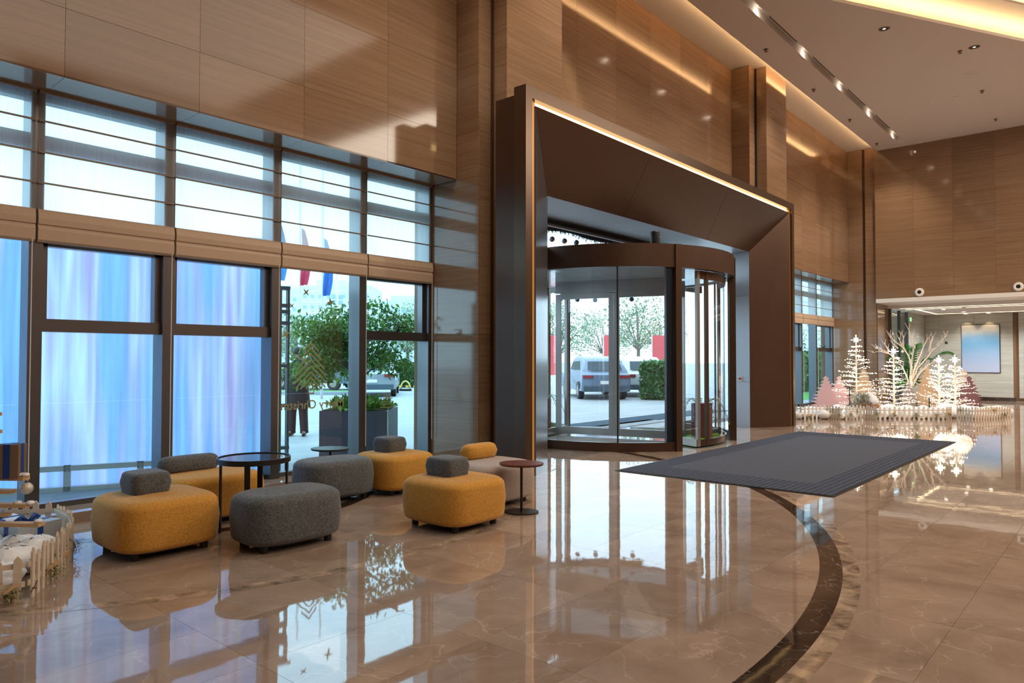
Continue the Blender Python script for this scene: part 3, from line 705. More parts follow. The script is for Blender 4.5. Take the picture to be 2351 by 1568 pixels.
for sgn in (1, -1):
    A = AX if sgn == 1 else AX-180
    h0, h1 = A-30, A+30
    R_ = DR-0.12
    # curved outer face
    MB().arcwall(Z0, R_-0.04, R_, h0, h1, 0.03, 0.14, 16).build('case_rail', M_bronze, dr, smooth=True, angle=40)
    MB().arcwall(Z0, R_-0.04, R_, h0, h1, 2.86, 3.0, 16).build('case_rail', M_bronze, dr, smooth=True, angle=40)
    for a in (h0+1.2, h0+8, h1-1.2): post(a, R_-0.02, 0.07, 0.05, 0.03, 3.0, 'case_stile', M_alu if a < h0+5 else M_bronze2)
    arcpane(R_-0.02, h0+8.6, h1-2, 0.14, 2.86).build('case_pane', M_clear, dr, smooth=True, angle=40)
    # straight inner face
    pts = [(R_*math.cos(math.radians(h)), R_*math.sin(math.radians(h))) for h in np.linspace(h0, h1, 17)]
    tin = (1.2*sgn)
    pin = [ap(tin, 0.55*s) for s in (1, -1)]
    a_, b_ = pts[0], pts[-1]
    for p_, q_ in ((a_, min(pin, key=lambda z: (z[0]-a_[0])**2+(z[1]-a_[1])**2)), (b_, min(pin, key=lambda z: (z[0]-b_[0])**2+(z[1]-b_[1])**2))):
        MB().bar((*p_, 0.09), (*q_, 0.09), 0.04, 0.12).build('case_rail', M_alu, dr)
        MB().quad((*p_, 0.15), (*q_, 0.15), (*q_, 2.86), (*p_, 2.86)).build('case_pane', M_clear, dr)
    MB().bar((*pin[0], 0.09), (*pin[1], 0.09), 0.04, 0.12).build('case_rail', M_alu, dr)
    for q_ in pin: MB().bar((*q_, 0.03), (*q_, 3.0), 0.06, 0.06).build('case_stile', M_alu, dr)
    poly = [(0.97*x, 0.97*y) for x, y in pts]+[(pin[1][0]*1.03, pin[1][1]*1.03), (pin[0][0]*1.03, pin[0][1]*1.03)]
    # order the polygon by angle around its middle
    c0 = np.mean(poly, 0); poly.sort(key=lambda z: math.atan2(z[1]-c0[1], z[0]-c0[0]))
    ms = MB().prism(poly, 0.02, 0.07)
    for _ in range(160):
        x, y = poly[random.randrange(len(poly))]; k = random.random()**0.6
        ms.ball((c0[0]+(x-c0[0])*k*0.95, c0[1]+(y-c0[1])*k*0.95, 0.07), random.uniform(0.02, 0.05), 6, 4, 0.5)
    tag(ms.build('moss_bed', M_moss, dr, smooth=True), kind='stuff')
    bx = ap(1.62*sgn, 0.18)
    tp = thing('ivy_planter', 'red-brown pedestal box with trailing ivy in the front door case' if sgn == 1 else 'red-brown pedestal box with trailing ivy in the street-side door case', 'planter', (DX+bx[0], DY+bx[1], 0.07), rz=math.radians(15))
    MB().box(-0.16, -0.16, 0, 0.16, 0.16, 0.62).build('box', M_corten, tp)
    lv = MB(); st = MB()
    for k in range(9):
        w = k*0.7+0.3; p = np.array((0.1*math.cos(w), 0.1*math.sin(w), 0.62)); pth = [p.copy()]
        for i in range(9):
            p = p+np.array((0.045*math.cos(w), 0.045*math.sin(w), 0.05-0.022*i)); pth.append(p.copy())
            for s in (-1, 1):
                d = np.array((math.cos(w+s), math.sin(w+s), -0.3))*0.05
                e1 = np.cross(d, (0, 0, 1)); e1 = e1/np.linalg.norm(e1)*0.022
                lv.add([p, p+d*0.5+e1, p+d, p+d*0.5-e1], [(0, 1, 2), (0, 2, 3)])
        st.tube(pth, 0.004, 4)
    st.build('stem', mat('ivy_stem', C(90, 80, 50), 0.7), tp)
    tag(lv.build('ivy_leaves', mat('ivy_leaf', C(80, 130, 60), 0.5), tp), kind='stuff')
# device standing on the canopy
t = thing('door_speaker', 'small black cylinder speaker standing on the revolving door canopy', 'speaker', (10.50, 6.02, 3.38))
MB().lathe([(0.0, 0.0), (0.072, 0.0), (0.075, 0.01), (0.075, 0.225), (0.06, 0.24), (0.0, 0.24)], 20).build('body', M_black, t, smooth=True, angle=40)
MB().box(-0.03, -0.079, 0.14, 0.01, -0.07, 0.15).build('badge', M_alu, t)
MB().tube([(-0.07, 0, 0.2), (-0.1, 0, 0.15), (-0.1, 0, 0.06), (-0.07, 0, 0.01)], 0.004, 5).build('cable', M_black, t)
# glazed screen over and beside the drum
sc = thing('window_12', 'glazed screen above the revolving door', 'glazing', (DX, 7.52, 0), kind='structure')
MB().box(-3.5, -0.05, 3.80, 3.55, 0.05, 3.86).build('top_rail', M_black, sc)
MB().box(-3.5, -0.03, 3.765, 3.55, 0.03, 3.79).build('top_rail', M_alu, sc)
for x0, x1 in ((-3.5, -1.5), (-1.5, 0.5), (0.5, 2.0), (2.0, 3.55)):
    MB().quad((x0+0.01, 0, 3.385), (x1-0.01, 0, 3.385), (x1-0.01, 0, 3.765), (x0+0.01, 0, 3.765)).build('pane', M_clear, sc)
for s in (-1, 1):
    MB().box(min(s*2.24, s*3.5), -0.04, 0, max(s*2.24, s*3.5), 0.04, 0.15).build('base_rail', M_bronze2, sc)
    MB().box(min(s*2.24, s*3.5), -0.04, 3.0, max(s*2.24, s*3.5), 0.04, 3.38).build('side_beam', M_bronze2, sc)
    MB().quad((s*2.26, 0, 0.15), (s*3.48, 0, 0.15), (s*3.48, 0, 3.0), (s*2.26, 0, 3.0)).build('pane', M_clear, sc)

# ================================================================== FAR HALL
XH, ZH, YH = 31.0, 3.17, 6.13
M_stone2 = stone('hall_stone', C(158, 160, 154), C(186, 188, 180), tone=0.05)
M_spot2 = emis('hall_bulb', (1.0, 0.85, 0.65, 1), 5.0)
hf = tag(MB().box(XH+0.02, -12, 0, XH+0.2, 8, 3.6).build('wall_hall', M_wallb), 'pale vein-cut stone wall at the end of the far hall', 'wall', kind='structure')
clad_x(hf, XH, 3.36, YH, 0.13, ZH, 1.16, [0.62, 1.24, 1.86, 2.48], 3.36, M_stone2)
clad_x(hf, XH-0.15, -11.9, 3.18, 0.13, ZH, 1.16, [0.62, 1.24, 1.86, 2.48], 3.18-1.16*14, M_stone2)
tag(MB().box(XH-0.03, 3.3, 0, XH+0.02, YH, 0.13).build('baseboard_hall', M_ringdark), 'dark marble skirting of the far hall', 'skirting', kind='structure')
hs = tag(MB().box(28.4, YH+0.02, 0, XH+0.2, YH+0.3, 3.6).build('wall_hall_side', M_wallb), 'pale stone side wall of the far hall', 'wall', kind='structure')
clad_y(hs, YH, 28.4, XH, 0, ZH, 1.3, [0.62, 1.24, 1.86, 2.48], 28.4, M_stone2)
w13 = thing('window_13', 'tall glazed window at the side of the far hall', 'window', (27.2, YH+0.05, 0), kind='structure')
for x in (-1.1, 0.1, 1.15): MB().box(x-0.04, -0.05, 0, x+0.04, 0.05, ZH).build('stile', M_dkmetal, w13)
for x in (-0.72, 0.0, 0.75): MB().quad((x-0.34, 0, 0.05), (x+0.36, 0, 0.05), (x+0.36, 0, ZH-0.02), (x-0.34, 0, ZH-0.02)).build('pane', M_glass, w13)
MB().box(-1.1, -0.04, 1.5, 1.15, 0.04, 1.56).build('transom', M_dkmetal, w13)
hc = tag(MB().box(26.06, -12, ZH, XH+0.2, YH+0.3, ZH+0.2).box(24.9, -5, 3.29, 26.1, 6.2, 3.4).build('ceiling_hall', M_ceil), 'pale flat ceiling of the far hall', 'ceiling', kind='structure')
M_hled = emis('hall_led', (1.0, 0.74, 0.42, 1), 2.5)
for x, lab in ((26.2, 'thin warm light line across the far hall ceiling by the lintel'), (26.9, 'thin warm light line across the far hall ceiling, second from the lintel')):
    tag(MB().box(x, -5, ZH-0.006, x+0.05, 5.9, ZH-0.001).build('ceiling_light_line', M_hled), lab, 'light strip')
tag(MB().box(26.9, 5.55, ZH-0.006, 30.2, 5.62, ZH-0.001).build('ceiling_light_line', M_hled), 'thin warm light line running along the far hall ceiling edge', 'light strip')
tag(MB().box(30.2, -5, ZH-0.006, 30.26, 5.6, ZH-0.001).build('ceiling_light_line', M_hled), 'thin warm light line across the far hall ceiling by the end wall', 'light strip')
for y in (4.75, 4.05):
    t = thing('hall_downlight', 'recessed downlight washing the wall above the blue picture', 'downlight', (30.72, y, ZH), group='downlights above the blue picture')
    MB().lathe([(0.0005, -0.004), (0.04, -0.004), (0.055, -0.006), (0.06, 0)], 16).build('bezel', M_spot2, t)
    sl = bpy.data.lights.new('hall_spot', 'SPOT'); sl.energy = 16; sl.color = WARM; sl.spot_size = math.radians(70); sl.spot_blend = 0.6
    so = bpy.data.objects.new('hall_spot', sl); so.location = (0, 0, -0.02); so.rotation_euler = (0, math.radians(-12), 0); so.parent = t; COL.objects.link(so)
for k, (x, y) in enumerate([(27.6, 4.9), (27.6, 2.6), (27.6, 0.3), (29.4, 4.6), (29.4, 2.3), (29.4, 0.0)]):  # added spots with invented fixtures, they brighten the hall
    t = thing('hall_downlight', 'small recessed downlight added to brighten the far hall, between the light lines', 'downlight', (x, y, ZH), group='added downlights in the far hall ceiling')
    MB().lathe([(0.0005, -0.004), (0.04, -0.004), (0.055, -0.006), (0.06, 0)], 16).build('bezel', M_spot2, t)
    sl = bpy.data.lights.new('hall_spot', 'SPOT'); sl.energy = 120; sl.color = (1.0, 0.97, 0.93); sl.spot_size = math.radians(150); sl.spot_blend = 0.5
    so = bpy.data.objects.new('hall_spot', sl); so.location = (0, 0, -0.02); so.parent = t; COL.objects.link(so)
for x, y, lab in ((26.9, 4.2, 'small sprinkler under the far hall ceiling'), (28.6, 3.6, 'white camera dome under the far hall ceiling')):
    t = thing('ceiling_dome', lab, 'ceiling fitting', (x, y, ZH)); MB().lathe([(0.0005, -0.06), (0.03, -0.055), (0.05, -0.03), (0.055, 0)], 12).build('dome', M_white, t, smooth=True); MB().lathe([(0.055, 0.0), (0.07, -0.006), (0.075, 0)], 12).build('rim', M_white, t)
t = thing('exit_sign', 'small green exit sign in the far hall', 'exit sign', (28.6, YH-0.016, 2.92))
MB().box(-0.14, -0.015, -0.08, 0.14, 0.015, 0.08).build('case', M_white, t); MB().box(-0.12, -0.02, -0.06, 0.12, -0.015, 0.06).build('panel', emis('exit_green', (0.02, 0.8, 0.2, 1), 1.2), t)
# picture
def soft_picture():
    m, t, p, n, l = nt('blue_picture')
    tc = n.new('ShaderNodeTexCoord'); sx = n.new('ShaderNodeSeparateXYZ'); l.new(tc.outputs['Generated'], sx.inputs[0])
    nz = n.new('ShaderNodeTexNoise'); nz.inputs['Scale'].default_value = 1.6; l.new(tc.outputs['Generated'], nz.inputs['Vector'])
    ad = n.new('ShaderNodeMath'); ad.operation = 'MULTIPLY_ADD'; ad.inputs[1].default_value = 0.22; l.new(nz.outputs['Fac'], ad.inputs[0]); l.new(sx.outputs['Z'], ad.inputs[2])
    r = n.new('ShaderNodeValToRGB'); e = r.color_ramp.elements
    e[0].position = 0.2; e[0].color = C(166, 180, 210); e[1].position = 1.25/1.3; e[1].color = C(186, 196, 204)
    for pos, c in ((0.5, C(140, 172, 208)), (0.72, C(104, 158, 200)), (0.85, C(120, 165, 202))):
        q = e.new(pos); q.color = c
    l.new(ad.outputs[0], r.inputs['Fac']); l.new(r.outputs['Color'], p.inputs['Base Color']); p.inputs['Roughness'].default_value = 0.35
    return m
t = thing('wall_picture', 'large frameless blurred blue picture on the far hall wall', 'picture', (XH-0.05, 4.34, 1.89))
MB().box(0, -0.58, -0.865, 0.045, 0.58, 0.865).build('canvas', soft_picture(), t); MB().box(0.02, -0.6, -0.885, 0.05, 0.6, 0.885).build('backing_frame', M_black, t)

# ================================================================== ENTRANCE MAT
def mat_ribs(name, c, amp):
    m, t, p, n, l = nt(name)
    ge = n.new('ShaderNodeNewGeometry'); sx = n.new('ShaderNodeSeparateXYZ'); l.new(ge.outputs['Position'], sx.inputs[0])
    w = n.new('ShaderNodeTexWave'); w.wave_type = 'BANDS'; w.bands_direction = 'Y'; w.inputs['Scale'].default_value = 4.2; w.inputs['Distortion'].default_value = 0.6; w.inputs['Detail'].default_value = 1
    l.new(ge.outputs['Position'], w.inputs['Vector'])
    nz = n.new('ShaderNodeTexNoise'); nz.inputs['Scale'].default_value = 260; l.new(ge.outputs['Position'], nz.inputs['Vector'])
    mp = n.new('ShaderNodeMapping'); mp.inputs['Scale'].default_value = (9, 3, 1); l.new(ge.outputs['Position'], mp.inputs['Vector'])
    n2 = n.new('ShaderNodeTexNoise'); n2.inputs['Scale'].default_value = 5; l.new(mp.outputs[0], n2.inputs['Vector'])
    mx = n.new('ShaderNodeMix'); mx.data_type = 'RGBA'; mx.inputs['A'].default_value = tuple(v*(1-amp) for v in c[:3])+(1,); mx.inputs['B'].default_value = tuple(v*(1+amp) for v in c[:3])+(1,)
    ad = n.new('ShaderNodeMath'); ad.operation = 'MULTIPLY_ADD'; ad.inputs[1].default_value = 0.5; l.new(w.outputs['Fac'], ad.inputs[0])
    ml = n.new('ShaderNodeMath'); ml.operation = 'MULTIPLY'; ml.inputs[1].default_value = 0.7; l.new(n2.outputs['Fac'], ml.inputs[0]); l.new(ml.outputs[0], ad.inputs[2])
    l.new(ad.outputs[0], mx.inputs['Factor']); l.new(mx.outputs['Result'], p.inputs['Base Color'])
    b = n.new('ShaderNodeBump'); b.inputs['Strength'].default_value = 0.5*amp*2; b.inputs['Distance'].default_value = 0.01; l.new(ad.outputs[0], b.inputs['Height']); l.new(b.outputs['Normal'], p.inputs['Normal'])
    p.inputs['Roughness'].default_value = 0.95; p.inputs['Specular IOR Level'].default_value = 0.15
    return m
mt = thing('entrance_mat', 'large dark grey ribbed entrance mat before the revolving door', 'mat', (11.63, 3.91, 0.001))
hx, hy = 3.42, 1.37
bm_ = MB()
fx, fy = 2.75, 0.98
for x0, y0, x1, y1 in ((-hx, -hy, hx, -fy), (-hx, fy, hx, hy), (-hx, -fy, -fx, fy), (fx, -fy, hx, fy)): bm_.box(x0, y0, 0, x1, y1, 0.012)
bm_.build('ribbed_border', mat_ribs('mat_ribs', C(60, 65, 78), 0.7), mt)
MB().box(-fx, -fy, 0, fx, fy, 0.012).build('plain_field', mat_ribs('mat_field', C(76, 80, 92), 0.05), mt)
ed = MB()
for x0, y0, x1, y1 in ((-hx-0.03, -hy-0.03, hx+0.03, -hy), (-hx-0.03, hy, hx+0.03, hy+0.03), (-hx-0.03, -hy, -hx, hy), (hx, -hy, hx+0.03, hy)): ed.box(x0, y0, 0, x1, y1, 0.008)
ed.build('rubber_edge', M_black, mt)
# ================================================================== OUTSIDE
def paving_mat():
    m, t, p, n, l = nt('forecourt_paving')
    ge = n.new('ShaderNodeNewGeometry')
    br = n.new('ShaderNodeTexBrick'); br.inputs['Scale'].default_value = 1.0; br.inputs['Brick Width'].default_value = 1.2; br.inputs['Row Height'].default_value = 0.6; br.inputs['Mortar Size'].default_value = 0.008
    br.inputs['Color1'].default_value = C(150, 152, 154); br.inputs['Color2'].default_value = C(164, 165, 166); br.inputs['Mortar'].default_value = C(118, 120, 122)
    l.new(ge.outputs['Position'], br.inputs['Vector']); l.new(br.outputs['Color'], p.inputs['Base Color']); p.inputs['Roughness'].default_value = 0.6
    return m
gr = tag(MB().box(-60, 8.0, -0.3, 240, 240, -0.012).build('ground', paving_mat()), 'pale paved forecourt outside the windows', 'ground', kind='structure')
M_slab = mat('paving_slab', C(128, 132, 136), 0.6, vary=(3, 0.12))
for r in range(4):
    for k in range(7):
        piece('paving_slab', M_slab, gr, (1.195, 0.295, 0.012), (-0.6+k*1.2+(0.4*r % 1.2), 8.02+r*0.30, -0.012))
for k in range(6):
    piece('paving_slab', M_slab, gr, (1.195, 0.595, 0.012), (8.5+k*1.2, 8.6, -0.012))
tag(MB().box(8.9, 9.0, -0.012, 20.0, 9.9, 0.0).build('grate_mat', mat_ribs('outdoor_mat', C(60, 78, 92), 0.4)), 'dark ribbed outdoor mat on the forecourt by the door', 'mat')
# --- event backdrop with aluminium frame right outside the lounge windows
def streaks():
    m, t, p, n, l = nt('backdrop_print')
    tc = n.new('ShaderNodeTexCoord')
    mp = n.new('ShaderNodeMapping'); mp.inputs['Scale'].default_value = (3.4, 0.0, 0.22)
    l.new(tc.outputs['Object'], mp.inputs['Vector'])
    a = n.new('ShaderNodeTexNoise'); a.inputs['Scale'].default_value = 1.0; a.inputs['Detail'].default_value = 2; l.new(mp.outputs[0], a.inputs['Vector'])
    mp2 = n.new('ShaderNodeMapping'); mp2.inputs['Scale'].default_value = (16, 0.0, 0.5); l.new(tc.outputs['Object'], mp2.inputs['Vector'])
    b = n.new('ShaderNodeTexNoise'); b.inputs['Scale'].default_value = 1.0; b.inputs['Detail'].default_value = 4; l.new(mp2.outputs[0], b.inputs['Vector'])
    r = n.new('ShaderNodeValToRGB'); e = r.color_ramp.elements
    e[0].position = 0.3; e[0].color = C(204, 228, 252); e[1].position = 0.72; e[1].color = C(240, 224, 250)
    for pos, c in ((0.42, C(208, 230, 255)), (0.52, C(232, 230, 255)), (0.6, C(244, 246, 255))):
        q = e.new(pos); q.color = c
    l.new(a.outputs['Fac'], r.inputs['Fac'])
    mr = n.new('ShaderNodeMapRange'); mr.inputs['From Min'].default_value = 0.3; mr.inputs['From Max'].default_value = 0.7; mr.inputs['To Min'].default_value = 0.78; mr.inputs['To Max'].default_value = 1.02
    l.new(b.outputs['Fac'], mr.inputs['Value'])
    hv = n.new('ShaderNodeHueSaturation'); l.new(r.outputs['Color'], hv.inputs['Color']); l.new(mr.outputs[0], hv.inputs['Value'])
    n.remove(p)
    d = n.new('ShaderNodeBsdfDiffuse'); tl = n.new('ShaderNodeBsdfTranslucent'); l.new(hv.outputs['Color'], d.inputs['Color']); l.new(hv.outputs['Color'], tl.inputs['Color'])
    mx = n.new('ShaderNodeMixShader'); mx.inputs['Fac'].default_value = 0.8; l.new(d.outputs[0], mx.inputs[1]); l.new(tl.outputs[0], mx.inputs[2])
    l.new(mx.outputs[0], n['Material Output'].inputs['Surface'])
    return m
bd_a = np.array((-0.6, 10.6)); bd_d = np.array((0.925, -0.38)); bd_d /= np.linalg.norm(bd_d)
bang = math.atan2(bd_d[1], bd_d[0]); blen = 5.95
M_truss = mat('aluminium_frame', C(206, 210, 214), 0.5, 0.1)
bd = thing('event_backdrop', 'tall lilac and pale blue printed backdrop on an aluminium frame outside', 'backdrop', (bd_a[0], bd_a[1], -0.012), rz=bang)
MB().box(0.05, 0.0, 0.06, blen-0.05, 0.012, 3.05).build('printed_sheet', streaks(), bd)
for z in (0.03, 0.27, 3.0): MB().box(0, -0.06, z-0.03, blen, -0.002, z+0.03).build('rail', M_truss, bd)
for k, x in enumerate(np.linspace(0.03, blen-0.03, 9)):
    MB().box(x-0.035, -0.06, 0.0, x+0.035, -0.004, 0.3).build('short_post', M_truss, bd)
for x in (0.0, blen): MB().box(x-0.03, -0.06, 0, x+0.03, 0.0, 3.05).build('post', M_truss, bd)
bt = MB()
for k, x in enumerate(np.linspace(0.03, blen-0.03, 9)):
    for z in (0.06, 0.24):
        for s in (-0.02, 0.02): bt.cyl((x+s, -0.06, z), (x+s, -0.066, z), 0.006, n=6)
bt.build('bolts', M_chrome, bd)
# --- truss post at the end of the backdrop
tx, ty = 5.12, 8.47
tr_ = thing('truss_post', 'slim perforated metal truss post standing at the backdrop end', 'truss', (tx, ty, -0.012), rz=bang)
M_tr = mat('galvanised_truss', C(96, 112, 124), 0.4, 0.5)
for x in (-0.05, 0.05):
    for y in (-0.05, 0.05): MB().box(x-0.016, y-0.016, 0, x+0.016, y+0.016, 2.46).build('chord', M_tr, tr_)
for z in (0.02, 0.35, 0.9, 1.42, 1.98, 2.13, 2.21, 2.44):
    MB().box(-0.07, -0.07, z-0.022, 0.07, 0.07, z+0.022).build('collar', M_tr, tr_)
hb = MB()
for z in np.arange(0.1, 2.4, 0.12):
    for x in (-0.05, 0.05): hb.cyl((x, -0.066, z), (x, -0.069, z), 0.006, n=6)
hb.build('bolts', M_chrome, tr_)
# --- leaves
def leaves(b, centre, rad, n, size, seed=0, hollow=0.35, droop=0.5):
    rg = np.random.default_rng(seed)
    P = rg.normal(size=(n, 3)); P /= np.linalg.norm(P, axis=1)[:, None]
    P *= (hollow+(1-hollow)*rg.random(n)**0.5)[:, None]
    P = P*np.array(rad)+np.array(centre)
    D = rg.normal(size=(n, 3)); D[:, 2] -= droop; D /= np.linalg.norm(D, axis=1)[:, None]
    T = np.cross(D, rg.normal(size=(n, 3))); T /= np.linalg.norm(T, axis=1)[:, None]
    S = size*(0.7+0.6*rg.random(n))
    for p, d, t, s in zip(P, D, T, S):
        nn = np.cross(d, t)*0.12*s
        b.add([p, p+d*s*0.45+t*s*0.24+nn, p+d*s, p+d*s*0.45-t*s*0.24+nn], [(0, 1, 2), (0, 2, 3)])
def leafmat(name, c, c2):
    m, t, p, n, l = nt(name)
    ge = n.new('ShaderNodeNewGeometry')
    mx = n.new('ShaderNodeMix'); mx.data_type = 'RGBA'; mx.inputs['A'].default_value = c; mx.inputs['B'].default_value = c2
    l.new(ge.outputs['Random Per Island'], mx.inputs['Factor']); l.new(mx.outputs['Result'], p.inputs['Base Color'])
    p.inputs['Roughness'].default_value = 0.4
    tl = n.new('ShaderNodeBsdfTranslucent'); l.new(mx.outputs['Result'], tl.inputs['Color']); ms_ = n.new('ShaderNodeMixShader'); ms_.inputs['Fac'].default_value = 0.35
    l.new(p.outputs[0], ms_.inputs[1]); l.new(tl.outputs[0], ms_.inputs[2]); l.new(ms_.outputs[0], n['Material Output'].inputs['Surface'])
    return m
M_leafA = leafmat('ficus_leaf', C(44, 100, 40), C(122, 164, 74))
M_leafB = leafmat('hedge_leaf', C(40, 96, 52), C(110, 150, 84))
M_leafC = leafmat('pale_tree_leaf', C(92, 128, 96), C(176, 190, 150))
M_bark = mat('bark', C(120, 108, 96), 0.85, bump=(40, 0.5), vary=(12, 0.25))
M_planter = mat('planter_steel', C(84, 80, 88), 0.5, 0.1, vary=(2, 0.08))
def planter_tree(lab, lab2, c, rz, seed):
    pl = thing('planter_box', lab2, 'planter', (c[0], c[1], -0.012), rz=rz)
    h = 0.5
    MB().box(-h, -h, 0, h, h, 0.74).build('box', M_planter, pl)
    MB().box(-h-0.002, -h-0.008, 0, -h+0.05, -h, 0.74).build('corner_strip', M_alu, pl)
    MB().box(-h+0.03, -h+0.03, 0.74, h-0.03, h-0.03, 0.75).build('soil', mat('soil', C(60, 46, 36), 0.9), pl)
    gcv = MB(); leaves(gcv, (0, 0, 0.78), (0.52, 0.52, 0.10), 520, 0.14, seed, 0.2, -0.4)
    tag(gcv.build('ground_cover', leafmat('cover_leaf', C(80, 130, 50), C(150, 180, 80)), pl), kind='stuff')
    t = thing('ficus_tree', lab, 'tree', (c[0], c[1], 0.73), rz=rz)
    tk = MB(); tk.tube([(0.10, 0, 0), (0.06, 0.02, 0.35), (-0.02, 0.03, 0.7), (-0.04, 0.0, 1.2), (-0.02, -0.02, 1.45)], [0.085, 0.075, 0.065, 0.05, 0.03], 10); tk.build('trunk', M_bark, t, smooth=True)
    br = MB(); rg = np.random.default_rng(seed+3); fol = MB()
    wl_b = MB()
    for k in range(26):
        a = rg.random()*6.28; z0 = 0.42+rg.random()*0.68; rr = 0.56+rg.random()*0.46
        p0 = np.array((-0.03, 0.02, z0)); p1 = p0+np.array((math.cos(a)*rr*0.6, math.sin(a)*rr*0.6, 0.22+0.25*rg.random())); p2 = p0+np.array((math.cos(a)*rr*1.05, math.sin(a)*rr*1.05, 0.1+0.5*(z0-0.6)+0.2*rg.random()))
        br.tube([p0, (p0+p1)/2+(0, 0, 0.05), p1, p2], [0.018, 0.013, 0.009, 0.004], 5)
        for q, s_ in ((p1, 0.30), (p2, 0.26), ((p1+p2)/2, 0.28)): leaves(fol, q, (s_, s_, s_*0.8), 70, 0.085, int(rg.integers(1e6)), 0.1, 0.8)
    leaves(fol, (0.1, -0.1, 1.5), (0.5, 0.5, 0.25), 320, 0.085, seed+9, 0.2, 0.8)
    br.build('branches', M_bark, t); tag(fol.build('foliage', M_leafA, t), kind='stuff')
    sl = MB().tube([(0.1+0.09*math.cos(k*0.9), 0.09*math.sin(k*0.9), 0.05+0.02*k) for k in range(34)], 0.004, 4)
    sl.tube([(-0.5+0.02*math.sin(k), -0.52, 0.05-0.06*k) for k in range(12)], 0.004, 4)
    sl.build('wire_of_lights', M_white, t)
planter_tree('leafy green ficus tree wound with light wire, outside the decal window', 'square grey steel planter outside the decal window', (6.82, 9.08), math.radians(41), 8)
# --- person in a long dark coat, seen from behind, hands clasped at the back
def loft(rings, n=20):
    "rings: (cx, cy, z, rx, ry)"
    b = MB(); vs_ = []
    for cx_, cy_, z, rx, ry in rings:
        for i in range(n):
            w = 2*math.pi*i/n; vs_.append((cx_+rx*math.cos(w), cy_+ry*math.sin(w), z))
    m = len(rings)
    fs = [(j*n+i, j*n+(i+1) % n, (j+1)*n+(i+1) % n, (j+1)*n+i) for j in range(m-1) for i in range(n)]
    fs += [tuple(range(n-1, -1, -1)), tuple((m-1)*n+i for i in range(n))]
    return b.add(vs_, fs)
M_skin = mat('skin', C(196, 150, 126), 0.5); M_coat = mat('dark_wool', C(38, 34, 42), 0.9, bump=(200, 0.1)); M_trs = mat('trouser_cloth', C(52, 40, 42), 0.9)
pe = thing('person', 'person in a long dark coat seen from behind, hands clasped at the back', 'person', (7.85, 12.45, -0.012), rz=YAW+math.pi/2)
# local frame: -Y faces the camera side (the back), +Y is forward
def person_body(parent):
    me = bpy.data.meshes.new('body')
    V = {}; E_ = []; vs_ = []; rs = []
    def j(nm, p, r): V[nm] = len(vs_); vs_.append(p); rs.append(r)
    j('pel', (0, 0, 0.92), 0.13); j('wst', (0, 0, 1.08), 0.12); j('chs', (0, 0, 1.30), 0.145); j('nkb', (0, 0.0, 1.43), 0.075); j('nek', (0, 0.01, 1.50), 0.055)
    j('hdl', (0, 0.03, 1.57), 0.075); j('hdm', (0, 0.025, 1.635), 0.085); j('hdt', (0, 0.02, 1.69), 0.062)
    for s, nm in ((1, 'R'), (-1, 'L')):
        j('sh'+nm, (0.17*s, -0.01, 1.40), 0.062); j('el'+nm, (0.25*s, -0.10, 1.14), 0.046); j('wr'+nm, (0.055*s, -0.17, 0.965), 0.03); j('ha'+nm, (0.015*s, -0.185, 0.93), 0.034)
        j('hp'+nm, (0.095*s, 0, 0.86), 0.098); j('kn'+nm, (0.11*s, 0.015, 0.47), 0.062); j('an'+nm, (0.125*s, -0.02, 0.09), 0.042); j('to'+nm, (0.15*s, 0.13, 0.035), 0.034)
    ed = [('pel','wst'),('wst','chs'),('chs','nkb'),('nkb','nek'),('nek','hdl'),('hdl','hdm'),('hdm','hdt')]
    for nm in 'RL': ed += [('chs','sh'+nm),('sh'+nm,'el'+nm),('el'+nm,'wr'+nm),('wr'+nm,'ha'+nm),('pel','hp'+nm),('hp'+nm,'kn'+nm),('kn'+nm,'an'+nm),('an'+nm,'to'+nm)]
    me.from_pydata(vs_, [(V[a], V[b]) for a, b in ed], []); me.materials.append(M_skin)
    o = bpy.data.objects.new('body', me); COL.objects.link(o); o.parent = parent
    sk = o.modifiers.new('skin', 'SKIN')
    if not me.skin_vertices: 
        bm = bmesh.new(); bm.from_mesh(me); bm.verts.layers.skin.verify(); bm.to_mesh(me); bm.free()
    for i, r in enumerate(rs): me.skin_vertices[0].data[i].radius = (r, r*(0.72 if i in (0, 1, 2) else 1))
    me.skin_vertices[0].data[0].use_root = True
    o.modifiers.new('sub', 'SUBSURF').render_levels = 2
    return o
bo = person_body(pe)
coat = loft([(0, -0.01, 0.56, 0.245, 0.19), (0, -0.01, 0.75, 0.225, 0.18), (0, 0, 0.95, 0.205, 0.17), (0, 0, 1.10, 0.20, 0.155), (0, 0, 1.25, 0.215, 0.16), (0, 0, 1.36, 0.215, 0.145), (0, 0.0, 1.42, 0.17, 0.115), (0, 0.005, 1.46, 0.10, 0.085), (0, 0.01, 1.49, 0.078, 0.075)])
coat.build('coat', M_coat, pe, smooth=True)
sl = MB()
for s in (1, -1):
    sl.tube([(0.165*s, 0, 1.405), (0.225*s, -0.04, 1.28), (0.265*s, -0.10, 1.13), (0.18*s, -0.165, 1.04), (0.07*s, -0.185, 0.975)], [0.078, 0.072, 0.064, 0.055, 0.046], 12)
sl.build('sleeves', M_coat, pe, smooth=True)
tr2 = MB()
for s in (1, -1):
    tr2.tube([(0.095*s, 0, 0.90), (0.10*s, 0.01, 0.6), (0.112*s, 0.015, 0.45), (0.125*s, -0.01, 0.10), (0.127*s, -0.01, 0.055)], [0.115, 0.095, 0.085, 0.078, 0.082], 14)
tr2.build('trousers', M_trs, pe, smooth=True)
